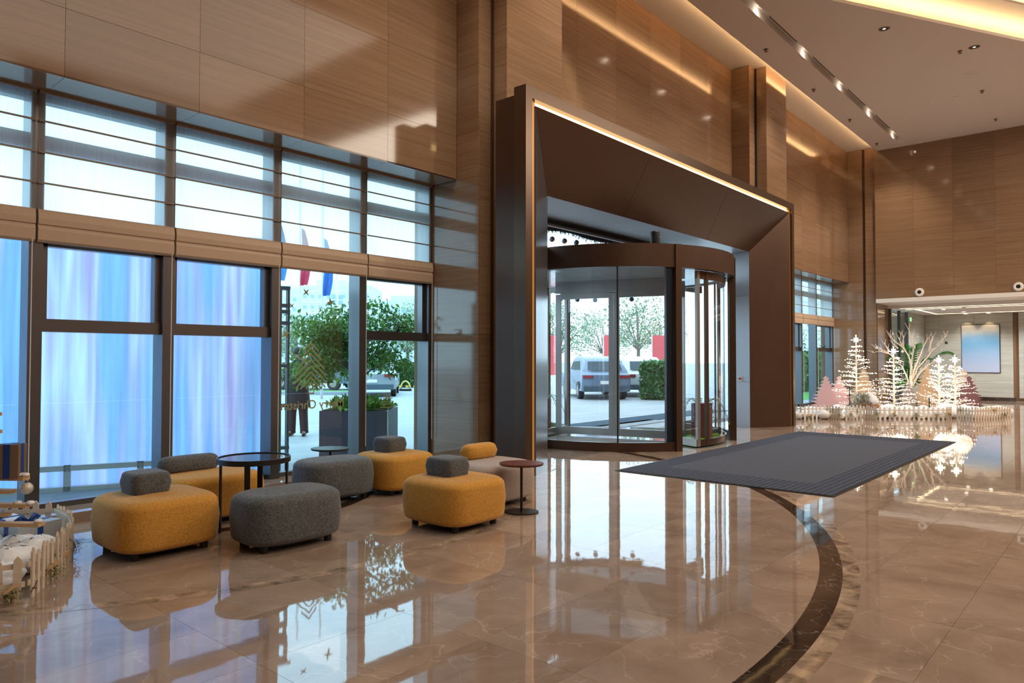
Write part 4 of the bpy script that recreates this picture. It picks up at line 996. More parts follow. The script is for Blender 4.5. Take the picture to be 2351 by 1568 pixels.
for s in (1, -1):
    MB().tube([(0.122*s, -0.075, 0.045), (0.125*s, -0.03, 0.05), (0.14*s, 0.07, 0.045), (0.158*s, 0.17, 0.03)], [0.038, 0.045, 0.042, 0.03], 10).build('shoe', mat('shoe_leather', C(60, 34, 28), 0.4), pe, smooth=True)
hr = MB().ball((0, 0.012, 1.645), 0.102, 14, 8, 1.0); hr.build('hair', mat('black_hair', C(22, 20, 22), 0.6), pe, smooth=True)
for s in (1, -1): MB().ball((0.095*s, 0.035, 1.60), 0.024, 8, 6, 1.4).build('ear', M_skin, pe, smooth=True)
hn = MB()
for k in range(4): hn.tube([(-0.02, -0.205, 0.955-0.018*k), (0.03, -0.222, 0.95-0.019*k), (0.058, -0.205, 0.945-0.019*k)], 0.0085, 6)
hn.tube([(0.0, -0.205, 0.972), (-0.03, -0.22, 0.955), (-0.045, -0.212, 0.93)], 0.009, 6)
hn.build('fingers', M_skin, pe, smooth=True)
# --- cars
def car(name, lab, loc, rz, paint, plate=True):
    t = thing(name, lab, 'car', loc, rz=rz)
    # x across (half 0.92), y forward; side profile extruded with tuck-in
    prof = [(-2.25, 0.32), (-2.30, 0.62), (-2.26, 0.92), (-2.05, 1.05), (-1.75, 1.42), (-1.2, 1.58), (-0.2, 1.62), (0.5, 1.5), (1.15, 1.08), (2.0, 0.95), (2.28, 0.75), (2.3, 0.35)]
    b = MB(); secs = []
    for x, k in ((-0.92, 0.0), (-0.86, 1.0), (0.86, 1.0), (0.92, 0.0)):
        for y, z in prof:
            zz = z if k or z < 1.0 else z-0.12
            b.v.append((x*(1.0 if z < 1.06 else 0.80), y*(1 if k else 0.985), zz))
    n = len(prof)
    for s in range(3): b.f += [(s*n+i, s*n+(i+1) % n, (s+1)*n+(i+1) % n, (s+1)*n+i) for i in range(n)]
    b.f += [tuple(range(n-1, -1, -1)), tuple(range(3*n, 4*n))]
    b.build('body', paint, t, smooth=True, angle=50)
    MB().add([(-0.66, -2.09, 1.09), (0.66, -2.09, 1.09), (0.6, -1.80, 1.42), (-0.6, -1.80, 1.42)], [(0, 1, 2, 3)]).build('rear_window', mat('car_glass', C(40, 56, 66), 0.1), t)
    for s in (-1, 1): MB().add([(0.79*s, -1.5, 1.1), (0.79*s, 0.75, 1.1), (0.735*s, 0.35, 1.42), (0.735*s, -1.3, 1.44)], [(0, 1, 2, 3)]).build('side_window', mat('car_glass', C(40, 56, 66), 0.1), t)
    MB().box(-0.86, -2.36, 0.30, 0.86, -2.2, 0.50).build('bumper', mat('bumper_grey', C(70, 84, 96), 0.5), t)
    for s in (-1, 1): MB().box(min(0.5*s, 0.88*s), -2.315, 0.80, max(0.5*s, 0.88*s), -2.26, 0.90).build('tail_lamp', mat('lamp_red', C(150, 40, 40), 0.3), t)
    if plate: MB().box(-0.22, -2.325, 0.58, 0.22, -2.29, 0.70).build('plate', M_white, t)
    for x in (-0.82, 0.82):
        for y in (-1.45, 1.4):
            w = MB().cyl((x-0.1, y, 0.33), (x+0.1, y, 0.33), 0.33, n=18).build('wheel', M_black, t, smooth=True, angle=40)
            MB().cyl((x+math.copysign(0.1, x), y, 0.33), (x+math.copysign(0.11, x), y, 0.33), 0.2, n=10).build('hubcap', M_chrome, w)
    return t
paintA = mat('silver_paint', C(170, 178, 184), 0.25, 0.5); paintB = mat('slate_paint', C(70, 84, 96), 0.25, 0.4)
g_ = gp(862, 905)
car('parked_car', 'silver car parked on the forecourt, seen past the planter', (g_[0], g_[1], -0.012), YAW-math.pi/2+0.12, paintA)
g_ = gp(726, 893)
car('parked_car', 'dark grey car parked behind the ficus trunk', (g_[0], g_[1], -0.012), YAW-math.pi/2+1.3, paintB)
g_ = gp(1362, 910); car('parked_car', 'blue-grey car parked beyond the revolving door', (g_[0], g_[1], -0.012), YAW-math.pi/2+0.1, mat('navy_paint', C(120, 134, 154), 0.3, 0.3))
g_ = gp(1452, 905); car('parked_car', 'white car parked beyond the revolving door', (g_[0], g_[1], -0.012), YAW-math.pi/2+0.1, mat('white_car_paint', C(206, 210, 214), 0.25))
# --- kerb, hedge, wheel stops
M_hedge_core = mat('hedge_core', C(36, 70, 40), 0.9)
def hedge(lab, a, b_, w, h, n, seed, m=M_leafB):
    a = np.array(a); b_ = np.array(b_); c = (a+b_)/2; Ln = np.linalg.norm(b_-a); an = math.atan2(*(b_-a)[::-1])
    t = thing('hedge', lab, 'hedge', (c[0], c[1], -0.012), rz=an)
    MB().box(-Ln/2+0.1, -w/2+0.1, 0, Ln/2-0.1, w/2-0.1, h-0.1).build('core', M_hedge_core, t)
    q = MB(); rg = np.random.default_rng(seed)
    for _ in range(n):
        p = np.array((rg.uniform(-Ln/2, Ln/2), rg.choice([-w/2, w/2]) if rg.random() < 0.6 else rg.uniform(-w/2, w/2), rg.uniform(0.05, h)))
        if abs(p[1]) < w/2-0.01: p[2] = h+rg.normal()*0.05
        d = rg.normal(size=3)*0.14; e1 = np.cross(d, rg.normal(size=3)); e1 = e1/np.linalg.norm(e1)*0.06
        q.add([p-d*0.5, p+e1, p+d*0.5, p-e1], [(0, 1, 2), (0, 2, 3)])
    tag(q.build('leaves', m, t), kind='stuff')
A_ = gp(872, 887); B_ = gp(1030, 886)
hedge('clipped green hedge across the forecourt by the wheel stops', A_, B_, 1.2, 1.15, 2600, 3)
A_ = gp(1482, 915); B_ = gp(1550, 917)
hedge('green hedge across the drive opposite the revolving door', A_, B_, 1.2, 1.3, 2200, 4)
tag(MB().bar((*gp(560, 905), 0.04), (*gp(835, 906), 0.04), 0.3, 0.16).build('kerb', mat('kerb_stone', C(150, 158, 164), 0.8)), 'long pale kerb across the forecourt', 'kerb')
ga = gp(560, 902); gb = gp(860, 902)
lawn = tag(MB().prism([ga, gp(815, 902), gp(815, 897.5), gp(560, 897.5)], -0.012, 0.03).build('lawn', mat('grass', C(90, 140, 70), 0.95, bump=(80, 0.8), vary=(30, 0.3))), 'strip of lawn behind the kerb', 'lawn')
for x in (916, 978):
    p_ = gp(x, 889.5)
    t = thing('wheel_stop', 'black and yellow wheel stop in front of the hedge', 'wheel stop', (p_[0], p_[1], -0.012), rz=YAW-math.pi/2+0.05, group='wheel stops by the hedge')
    MB().box(-0.9, -0.08, 0, 0.9, 0.08, 0.11).build('body', M_black, t)
    for k in range(3): MB().box(-0.65+k*0.5, -0.085, 0.02, -0.4+k*0.5, 0.085, 0.115).build('stripe', mat('yellow_band', C(220, 190, 60), 0.5), t)
p_ = gp(931, 897)
t = thing('parking_lock', 'yellow hoop parking barrier on the forecourt', 'parking barrier', (p_[0], p_[1], -0.012), rz=YAW-math.pi/2)
MB().tube([(0.22*math.cos(w), 0, 0.1+0.36*math.sin(w)) for w in np.linspace(0, math.pi, 13)], 0.035, 8).build('hoop', mat('yellow_paint', C(230, 205, 110), 0.5), t, smooth=True); MB().box(-0.28, -0.15, 0, 0.28, 0.15, 0.1).build('base', M_black, t)
# --- far trees
def far_tree(lab, px_, d_, rad, h, seed, m, group='trees beyond the forecourt'):
    lat = (px_-CX)/FPX*d_
    c = np.array((math.cos(YAW), math.sin(YAW)))*d_+np.array((math.sin(YAW), -math.cos(YAW)))*lat
    t = thing('street_tree', lab, 'tree', (c[0], c[1], -0.012))
    MB().tube([(0, 0, 0), (0.05, 0, h*0.35), (0, 0.05, h*0.8)], [0.16, 0.12, 0.05], 8).build('trunk', M_bark, t, smooth=True)
    q = MB(); br = MB(); rg = np.random.default_rng(seed)
    for k in range(16):
        a = rg.random()*6.28; r_ = rad*0.75*rg.random()**0.5; z = h*(0.45+0.5*rg.random())
        p = np.array((r_*math.cos(a), r_*math.sin(a), z)); br.tube([(0, 0, h*0.35), p*0.5+np.array((0, 0, h*0.2)), p], [0.05, 0.03, 0.012], 5)
        leaves(q, p, (rad*0.38, rad*0.38, rad*0.3), 130, 0.20, int(rg.integers(1e6)), 0.2, 0.4)
    br.build('branches', M_bark, t); tag(q.build('foliage', m, t), kind='stuff')
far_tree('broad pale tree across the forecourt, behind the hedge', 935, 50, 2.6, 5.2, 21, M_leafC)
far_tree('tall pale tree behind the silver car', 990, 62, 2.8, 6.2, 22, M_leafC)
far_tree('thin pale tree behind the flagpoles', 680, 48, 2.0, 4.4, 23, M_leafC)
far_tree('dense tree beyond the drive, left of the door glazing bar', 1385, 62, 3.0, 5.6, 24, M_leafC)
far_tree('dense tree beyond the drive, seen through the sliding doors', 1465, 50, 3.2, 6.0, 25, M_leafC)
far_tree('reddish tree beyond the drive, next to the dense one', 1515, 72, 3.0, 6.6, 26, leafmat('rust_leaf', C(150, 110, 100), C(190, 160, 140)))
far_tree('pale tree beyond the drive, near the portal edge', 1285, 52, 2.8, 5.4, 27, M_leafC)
# --- flagpoles
def flag(px_, col, lab, yt, yb, d_=27):
    lat = (px_-CX)/FPX*d_
    c = np.array((math.cos(YAW), math.sin(YAW)))*d_+np.array((math.sin(YAW), -math.cos(YAW)))*lat
    t = thing('flagpole', lab, 'flagpole', (c[0], c[1], -0.012), rz=YAW-math.pi/2)
    MB().tube([(0, 0, 0), (0, 0, 9.0)], [0.055, 0.035], 8).build('pole', M_white, t, smooth=True)
    z0 = HCAM+(824-yb)/FPX*d_; z1 = z0+2.2
    f = MB(); n = 10; vs_ = []
    for i in range(n+1):
        k = i/n; z = z1-(z1-z0)*k; w = 0.12+0.30*math.sin(k*2.6)*(1-0.35*k)
        for s in range(7): vs_.append((0.05+w*s/6, 0.09*math.sin(s*1.6+k*5), z+0.12*(s/6)*(k-0.8)))
    f.add(vs_, [(i*7+s, i*7+s+1, (i+1)*7+s+1, (i+1)*7+s) for i in range(n) for s in range(6)])
    f.build('flag', mat('flag_cloth_'+str(px_), col, 0.7), t, smooth=True)
flag(687, C(206, 52, 84), 'white flagpole with a limp red flag', 625, 655)
flag(739, C(30, 110, 190), 'white flagpole with a limp blue flag', 630, 679)
flag(634, C(60, 140, 200), 'white flagpole with a limp pale blue flag by the truss post', 620, 645)
# --- light mast
lat = (772-CX)/FPX*42; c = np.array((math.cos(YAW), math.sin(YAW)))*42+np.array((math.sin(YAW), -math.cos(YAW)))*lat
t = thing('light_mast', 'tall white light mast with lamp heads behind the ficus', 'light mast', (c[0], c[1], -0.012))
MB().tube([(0, 0, 0), (0, 0, 6.6)], [0.09, 0.07], 8).build('pole', M_white, t)
for k in range(4): MB().box(-0.35+0.55*(k % 2), -0.1, 4.7+0.32*(k//2), -0.17+0.55*(k % 2), 0.1, 4.95+0.32*(k//2)).build('lamp_head', mat('lamp_grey', C(150, 180, 196), 0.5), t)
# --- far buildings
M_bld = mat('pale_facade', C(206, 214, 218), 0.8); M_bwin = mat('facade_glass', C(150, 176, 196), 0.3)
def building(lab, px0, px1, ytop, d_, floors, cols, ang=0.0, depth=14):
    l0 = (px0-CX)/FPX*d_; l1 = (px1-CX)/FPX*d_; w = l1-l0; lm = (l0+l1)/2
    h = HCAM+(824-ytop)/FPX*d_
    c = np.array((math.cos(YAW), math.sin(YAW)))*d_+np.array((math.sin(YAW), -math.cos(YAW)))*lm
    t = thing('office_building', lab, 'building', (c[0], c[1], -0.012), rz=YAW-math.pi/2+ang)
    MB().box(-w/2, 0, 0, w/2, depth, h).build('wall', M_bld, t)
    MB().box(-w*0.3, 1, h, w*0.12, depth-1, h+1.2).build('roof_plant', M_bld, t)
    fh = h/(floors+0.6)
    for f in range(floors):
        MB().box(-w/2-0.05, -0.08, fh*(f+0.95), w/2+0.05, 0, fh*(f+1.02)).build('band', mat('band_white', C(224, 230, 232), 0.8) if f == 0 and False else M_white, t)
        for k in range(cols):
            x = -w/2+(k+0.5)*w/cols
            piece('window', M_bwin, t, (w/cols*0.45, 0.08, fh*0.32), (x-w/cols*0.22, -0.05, fh*(f+0.4)))
building('pale blue office block with window rows behind the flags', 690, 850, 655, 150, 7, 9, 0.0)
building('long pale block beside the office block', 600, 700, 664, 170, 7, 6, 0.0)
building('pale distant block over the forecourt trees', 868, 1000, 690, 165, 6, 8, 0.0)
# --- banners across the drive
M_red = mat('banner_red', C(226, 96, 100), 0.6)
for px_, lab in ((1400, 'red upright banner across the drive, between the two parked cars'), (1512, 'red upright banner across the drive, beside the hedge end'), (1268, 'red upright banner across the drive, at the portal edge')):
    d_ = 36; lat = (px_-CX)/FPX*d_; c = np.array((math.cos(YAW), math.sin(YAW)))*d_+np.array((math.sin(YAW), -math.cos(YAW)))*lat
    t = thing('banner_stand', lab, 'banner', (c[0], c[1], -0.012), rz=YAW-math.pi/2)
    MB().box(-0.32, -0.02, 0.7, 0.32, 0.0, 2.7).build('banner', M_red, t); MB().box(-0.35, -0.03, 0, -0.31, 0.03, 2.75).build('post', M_white, t); MB().box(0.31, -0.03, 0, 0.35, 0.03, 2.75).build('post', M_white, t)
# --- frosty garlands with baubles over the entrance
M_garl = mat('dark_garland', C(46, 66, 80), 0.8, vary=(20, 0.3)); M_bau = mat('grey_bauble', C(70, 100, 120), 0.25, 0.3)
def garland(lab, pts, r, nb, seed, drop):
    t = thing('garland', lab, 'garland', (0, 0, 0)); rg = np.random.default_rng(seed)
    P = [np.array(p, float) for p in pts]; MB().tube(P, r*0.45, 8).build('core', M_garl, t)
    q = MB()
    for a, b_ in zip(P, P[1:]):
        for _ in range(int(np.linalg.norm(b_-a)*420)):
            p = a+(b_-a)*rg.random(); d = rg.normal(size=3); d[2] -= 0.2; d = d/np.linalg.norm(d)*r*(0.8+0.5*rg.random()); e1 = np.cross(d, rg.normal(size=3)); e1 = e1/np.linalg.norm(e1)*0.012
            q.add([p-e1, p+e1, p+d], [(0, 1, 2)])
    tag(q.build('needles', M_garl, t), kind='stuff')
    for k in range(nb):
        f = (k+0.5)/nb*(len(P)-1); i = min(int(f), len(P)-2); p = P[i]+(P[i+1]-P[i])*(f-i)
        z = p[2]-r-drop*(0.8+0.5*rg.random())
        bb = MB().ball((p[0], p[1], z), 0.055, 12, 8).build('bauble', M_bau, t, smooth=True)
        MB().cyl((p[0], p[1], z+0.05), (p[0], p[1], p[2]), 0.003, n=4).build('thread', M_black, bb)
    return t
tag(MB().box(8.0, 7.62, 4.30, 16.3, 8.6, 4.5).build('canopy', M_dkmetal), 'flat dark canopy over the street side of the entrance', 'canopy', kind='structure')
garland('frosty dark garland with baubles along the glazing over the door', [(9.0+0.5*k, 8.4, 4.03+0.03*math.sin(k*1.7)) for k in range(12)], 0.17, 14, 31, 0.06)
garland('frosty dark garland with baubles around the street side of the door canopy', [(DX+2.27*math.cos(math.radians(a)), DY+2.27*math.sin(math.radians(a)), 3.0+0.02*math.sin(a)) for a in range(18, 164, 12)], 0.11, 14, 32, 0.05)
# --- green side beyond the far bay windows
hedge('tall dense hedge outside the far bay windows', (29.0, 12.0), (42.0, 12.0), 1.0, 1.75, 3600, 8)
tag(MB().box(26, 9.4, -0.012, 44, 11.4, 0.0).build('lawn', mat('grass_bright', C(90, 160, 70), 0.95, bump=(80, 0.8), vary=(30, 0.3))), 'bright lawn outside the far bay windows', 'lawn')
t = thing('garden_wall', 'white garden wall hung with vines beyond the hedge', 'wall', (43, 13.6, -0.012))
MB().box(-11, 0, 0, 11, 0.3, 5.2).build('wall', M_white, t)
for k in range(9): MB().box(-11, -0.03, 0.6+k*0.5, 11, 0, 0.62+k*0.5).build('groove', M_alu, t)
vq = MB()
for k in range(26): leaves(vq, (-10+0.8*k, -0.08, 3.2+0.8*math.sin(k*2.1)), (0.12, 0.05, 0.8), 26, 0.12, 90+k, 0.1, 1.0)
tag(vq.build('vines', M_leafB, t), kind='stuff')
# --- gold decals on the lounge glass (stuck to the outside, so they read reversed from here)
M_gold = mat('gold_vinyl', C(156, 156, 112), 0.6)
YD = YG-0.004
def star(px_, py_, s, lab, rot=0.0):
    p = on(px_, py_, 1, YD); q = MB(); vs_ = []
    for k in range(8):
        r = s if k % 2 == 0 else s*0.27; w = rot+k*math.pi/4; vs_.append((r*math.cos(w), r*math.sin(w)))
    n = 8; q.add([(x, 0, z) for x, z in vs_]+[(x, 0.0015, z) for x, z in vs_], [tuple(range(8)), tuple(range(15, 7, -1))]+[(i, (i+1) % n, n+(i+1) % n, n+i) for i in range(n)])
    o = q.build('star_decal', M_gold); o.location = tuple(map(float, p)); tag(o, lab, 'decal')
star(703, 671, 0.062, 'gold four-point star decal on the glass below the red flag', 0.75)
star(670, 702, 0.042, 'small gold star decal on the glass beside the truss post', 0.75)
star(759, 694, 0.075, 'gold four-point star decal on the glass over the ficus crown', 0.25)
star(656, 768, 0.075, 'gold four-point star decal on the glass over the truss post', 0.5)
td = thing('tree_decal', 'gold chevron Christmas tree decal on the lounge glass', 'decal', tuple(map(float, on(714, 905, 1, YD))))
for k, (w, yv) in enumerate([(12, 877), (24, 865), (34, 852), (38, 838), (36, 824), (32, 811), (25, 797), (17, 785)]):
    pc_ = on(714, yv, 1, YD); sc_ = float(on(715, yv, 1, YD)[0]-pc_[0]); o_ = td.location
    x0 = float(pc_[0])-o_[0]; z0 = float(pc_[2])-o_[2]; hw = w*sc_; dz = hw*0.92; th = 0.024
    for s in (-1, 1):
        x1 = hw*s
        MB().add([(x0, 0, z0), (x0, 0, z0-th), (x0+x1, 0, z0-dz-th), (x0+x1, 0, z0-dz), (x0, 0.0015, z0), (x0, 0.0015, z0-th), (x0+x1, 0.0015, z0-dz-th), (x0+x1, 0.0015, z0-dz)],
                 [(0, 1, 2, 3), (7, 6, 5, 4), (0, 4, 5, 1), (1, 5, 6, 2), (2, 6, 7, 3), (3, 7, 4, 0)]).build('chevron', M_gold, td)
MB().box(-0.045, 0, 0.015, -0.033, 0.0015, 0.07).box(0.033, 0, 0.015, 0.045, 0.0015, 0.07).box(-0.045, 0, 0.0, 0.045, 0.0015, 0.018).build('pot', M_gold, td)
cu = bpy.data.curves.new('greeting', 'FONT'); cu.body = 'Merry Christmas'; cu.size = 0.15; cu.offset = 0.0015; cu.extrude = 0.0008; cu.align_x = 'CENTER'
to = bpy.data.objects.new('greeting_decal', cu); COL.objects.link(to); p_ = on(710, 938, 1, YD); to.location = tuple(map(float, p_)); to.rotation_euler = (math.pi/2, 0, math.pi)
cu.materials.append(M_gold)
bpy.context.view_layer.update()
dg = bpy.context.evaluated_depsgraph_get(); me = bpy.data.meshes.new_from_object(to.evaluated_get(dg)); mw = to.matrix_world.copy()
bpy.data.objects.remove(to); to = bpy.data.objects.new('greeting_decal', me); COL.objects.link(to); to.matrix_world = mw
tag(to, 'gold Merry Christmas lettering on the glass, reversed from inside', 'decal')
ld = thing('line_decal', 'gold stack of short bars on the glass over the planter', 'decal', tuple(map(float, on(893, 932, 1, YD))))
for k, (w, yv) in enumerate([(7, 902), (9.5, 908.5), (11, 915), (12.5, 921.5), (15, 928), (17, 935)]):
    p_ = on(890, yv, 1, YD); hw = w*float(on(891, yv, 1, YD)[0]-on(890, yv, 1, YD)[0]); o_ = ld.location
    x0 = float(p_[0])-o_[0]; z0 = float(p_[2])-o_[2]; MB().box(x0-hw, 0, z0-0.005, x0+hw, 0.0015, z0+0.005).build('bar', M_gold, ld)
# ================================================================== LOUNGE FURNITURE
F_yel = fabric('mustard_wool', C(176, 120, 38), C(208, 158, 80)); F_gry = fabric('grey_wool', C(62, 65, 68), C(112, 114, 116)); F_bei = fabric('greige_wool', C(146, 132, 124), C(176, 162, 154))
def superpath(sx, sy, n=48, p=3.6):
    out = []
    for i in range(n):
        w = 2*math.pi*i/n; c, s = math.cos(w), math.sin(w)
        k = (abs(c)**p+abs(s)**p)**(-1/p); out.append((sx/2*k*c, sy/2*k*s))
    return out
def pebble(sx, sy, z0, z1, rt, rb, p=3.6, dome=0.015, n=56):
    "soft rounded block: footprint superellipse, rounded shoulder and foot"
    b = MB(); rings = []
    for i in range(7):
        a = math.pi/2*i/6; rings.append((rb*(1-math.sin(a)), z0+rb*0.8*(1-math.cos(a))))
    mid = (z0+z1)/2
    rings.append((-0.012, mid))
    for i in range(9):
        a = math.pi/2*i/8; rings.append((rt*(1-math.cos(a)), z1-rt*0.75*(1-math.sin(a))-dome))
    vs_ = []; path = superpath(1, 1, n, p)
    for ins, z in rings:
        for x, y in path: vs_.append((x*(sx-2*ins), y*(sy-2*ins), z))
    m = len(rings)
    for k in (0.6, 0.3):
        for x, y in path: vs_.append((x*(sx-2*rt)*k, y*(sy-2*rt)*k, z1-dome*k))
    m += 2
    fs = [(j*n+i, j*n+(i+1) % n, (j+1)*n+(i+1) % n, (j+1)*n+i) for j in range(m-1) for i in range(n)]
    fs += [tuple(range(n-1, -1, -1)), tuple((m-1)*n+i for i in range(n))]
    return b.add(vs_, fs)
def seam(sx, sy, z, p=3.6, r=0.0035):
    return MB().tube([(x, y, z) for x, y in superpath(sx, sy, 56, p)], r, 5, closed=True)
def ottoman(lab, c, sx, sy, fab, back=None, rz=0.0, p=4.3, h=0.45, group=None):
    t = thing('ottoman', lab, 'ottoman', (c[0], c[1], 0), rz=rz, group=group)
    pebble(sx, sy, 0.055, h, 0.095, 0.065, p).build('cushion', fab, t, smooth=True)
    seam(sx-0.045, sy-0.045, h-0.052, p).build('piping', fab, t, smooth=True)
    lx_, ly_ = sx/2-0.13, sy/2-0.13
    for i in (-1, 1):
        for j in (-1, 1): MB().lathe([(0.0, 0), (0.03, 0.0), (0.032, 0.05), (0.032, 0.08), (0, 0.08)], 12, (i*lx_, j*ly_, 0)).build('leg', M_black, t)
    MB().prism([(x, y) for x, y in superpath(sx-0.2, sy-0.2, 24, p)], 0.035, 0.07).build('base_board', M_black, t)
    if back:
        kind, bx, by, bsx, bsy, bh, bf, brz = back
        if kind == 'block':
            o = pebble(bsx, bsy, 0, bh, 0.038, 0.022, 5.2, 0.008, 48).build('backrest', bf, t, smooth=True, loc=(bx, by, h-0.018), rz=brz)
            seam(bsx-0.012, bsy-0.012, bh-0.026, 5.2, 0.0025).build('backrest_piping', bf, o, smooth=True)
        else:
            o = pebble(bsx, bsy, 0, bh, 0.07, 0.06, 2.9, 0.006, 40).build('bolster', bf, t, smooth=True, loc=(bx, by, h-0.018), rz=brz)
            seam(bsx-0.03, bsy-0.03, bh-0.045, 2.9, 0.0025).build('bolster_piping', bf, o, smooth=True)
    return t
ottoman('mustard ottoman with grey back block beside the picket fence', (2.45, 5.90), 0.78, 0.80, F_yel, ('block', -0.05, 0.08, 0.29, 0.31, 0.18, F_gry, 0.0))
ottoman('mustard ottoman with long grey bolster by the window ledge', (3.22, 6.60), 0.88, 0.70, F_yel, ('bolster', -0.10, 0.20, 0.55, 0.2, 0.16, F_gry, 0.0))
ottoman('plain grey ottoman in front of the round table', (3.22, 5.26), 0.82, 0.60, F_gry, p=3.3, rz=-0.05)
ottoman('plain grey ottoman between the round table and the corner ottoman', (4.55, 6.52), 0.80, 0.60, F_gry, p=3.3, rz=-0.06)
ottoman('mustard ottoman with grey back block in front of the planter window', (5.32, 6.44), 0.74, 0.74, F_yel, ('block', -0.02, 0.06, 0.28, 0.30, 0.18, F_gry, 0.0))
ottoman('mustard ottoman with grey back block beside the copper side table', (4.60, 4.72), 0.74, 0.78, F_yel, ('block', -0.02, 0.07, 0.28, 0.33, 0.18, F_gry, 0.0))
ottoman('greige ottoman with mustard bolster in front of the portal', (5.52, 5.14), 0.84, 0.70, F_bei, ('bolster', 0.04, 0.19, 0.46, 0.2, 0.17, F_yel, 0.0))
# round table
M_tblack = mat('table_black_steel', C(36, 34, 34), 0.4, 0.3); M_ttop = mat('table_glass_top', C(40, 36, 36), 0.06, spec=0.8)
t = thing('round_table', 'round black table with mirror top on flat legs between the ottomans', 'table', (3.23, 5.80, 0))
R_ = 0.305
MB().arcwall((0, 0, 0), R_-0.012, R_, 0, 360, 0.605, 0.65, 48).build('rim', M_tblack, t, smooth=True, angle=40)
MB().lathe([(0.0005, 0.63), (R_-0.012, 0.63), (R_-0.012, 0.642), (0.0005, 0.642)], 48).build('top', M_ttop, t)
MB().arcwall((0, 0, 0), R_-0.04, R_-0.012, 0, 360, 0.61, 0.63, 40).build('under_ring', M_tblack, t)
for a in (50, 140, 230, 320):
    w = math.radians(a); cx_, cy_ = (R_-0.03)*math.cos(w), (R_-0.03)*math.sin(w)
    MB().bar((cx_, cy_, 0.0), (cx_, cy_, 0.61), 0.045, 0.014, up=(math.cos(w), math.sin(w), 0)).build('leg', M_tblack, t)
# leaf-topped side tables
M_copper = mat('copper_brown_top', C(112, 62, 50), 0.38, 0.2); M_steelblue = mat('dark_steel_top', C(74, 74, 78), 0.3, 0.4)
def leaf_path(rx, ry, n=36):
    out = []
    for i in range(n):
        w = 2*math.pi*i/n; k = 1+0.10*math.cos(w-0.4)*math.cos(w-0.4)-0.06*math.sin(2*w)
        out.append((rx*k*math.cos(w), ry*k*math.sin(w)))
    return out
def side_table(lab, c, rz, m):
    t = thing('side_table', lab, 'side table', (c[0], c[1], 0), rz=rz)
    MB().prism(leaf_path(0.20, 0.185), 0.468, 0.482).build('top', m, t, smooth=True, angle=40)
    MB().prism([(x*0.96, y*0.96) for x, y in leaf_path(0.20, 0.185)], 0.46, 0.468).build('top_underside', M_tblack, t)
    MB().cyl((0, 0, 0.01), (0, 0, 0.465), 0.013, n=14).build('stem', M_tblack, t, smooth=True, angle=40)
    MB().prism(leaf_path(0.155, 0.145), 0.001, 0.011).build('base', M_tblack, t)
side_table('copper-brown leaf-shaped side table on a thin stem in front of the portal', (5.37, 4.57), -0.75, M_copper)
side_table('dark leaf-shaped side table behind the grey ottoman, by the decal window', (4.81, 6.96), -0.75, M_steelblue)
# ================================================================== CHRISTMAS DISPLAYS
M_wash = mat('whitewashed_wood', C(206, 190, 172), 0.75, vary=(30, 0.12), bump=(60, 0.15))
M_lit_picket = mat('lit_picket', C(226, 220, 214), 0.7, vary=(30, 0.06))  # paler copy of the picket wood, window light put into its colour
M_pine = mat('pine_plank', C(196, 158, 116), 0.7, vary=(14, 0.12), bump=(50, 0.1))
M_cot = mat('cotton_snow', C(236, 238, 242), 1.0, bump=(26, 1.0))
M_twig = mat('dark_twig', C(62, 44, 36), 0.8)
M_needle = leafmat('frosted_needle', C(70, 84, 52), C(186, 176, 120))
def fence(lab, a, b_, n, h, wd, m, group, seed=0, lean=0.0, rails=(0.33, 0.72), z=0.0):
    a = np.array(a, float); b_ = np.array(b_, float); c = (a+b_)/2; Ln = float(np.linalg.norm(b_-a)); an = math.atan2(*(b_-a)[::-1])
    t = thing('picket_fence', lab, 'fence', (c[0], c[1], z), rz=an, group=group)
    rg = np.random.default_rng(seed)
    for k in range(n):
        x = -Ln/2+Ln*(k+0.5)/n; hh = h*(0.9+0.14*rg.random()); w = wd/2; lx_ = lean*rg.normal()
        p = [(x-w, 0), (x+w, 0), (x+w+lx_, hh-w*1.2), (x+lx_, hh), (x-w+lx_, hh-w*1.2)]
        q = MB().add([(u, -0.012, v) for u, v in p]+[(u, 0.0, v) for u, v in p], [(0, 1, 2, 3, 4), (9, 8, 7, 6, 5)]+[(i, (i+1) % 5, 5+(i+1) % 5, 5+i) for i in range(5)])
        q.build('picket', m, t)
    for r in rails: MB().box(-Ln/2, 0.0, h*r-0.016, Ln/2, 0.01, h*r+0.016).build('rail', m, t)
    return t
def sprig(lab, p, s, seed, block=True):
    t = thing('pine_sprig', lab, 'decoration', p)
    rg = np.random.default_rng(seed); q = MB()
    for _ in range(150):
        o = rg.normal(size=3)*s*0.35; d = rg.normal(size=3); d[2] -= 0.3; d = d/np.linalg.norm(d)*s*0.5; e1 = np.cross(d, rg.normal(size=3)); e1 = e1/np.linalg.norm(e1)*s*0.03
        q.add([o-e1, o+e1, o+d], [(0, 1, 2)])
    tag(q.build('needles', M_needle, t), kind='stuff')
    MB().tube([(0, 0, -s*0.5), (s*0.15, 0, 0.0), (0.0, s*0.1, s*0.4)], s*0.04, 5).build('stem', M_twig, t)
    if block: MB().bar((-s*0.5, 0, s*0.25), (s*0.4, 0, s*0.75), s*0.35, s*0.2).build('wood_block', M_pine, t)
def cotton(lab, pts, name='cotton_snow'):
    b = MB()
    rg = np.random.default_rng(len(pts))
    for x, y, z, r in pts:
        b.ball((x, y, z), r, 12, 7, 0.75)
    V = np.array(b.v); V += rg.normal(size=V.shape)*0.006
    b.v = [tuple(q) for q in V]
    o = b.build(name, M_cot, None, smooth=True); return tag(o, lab, 'cotton snow', kind='stuff')
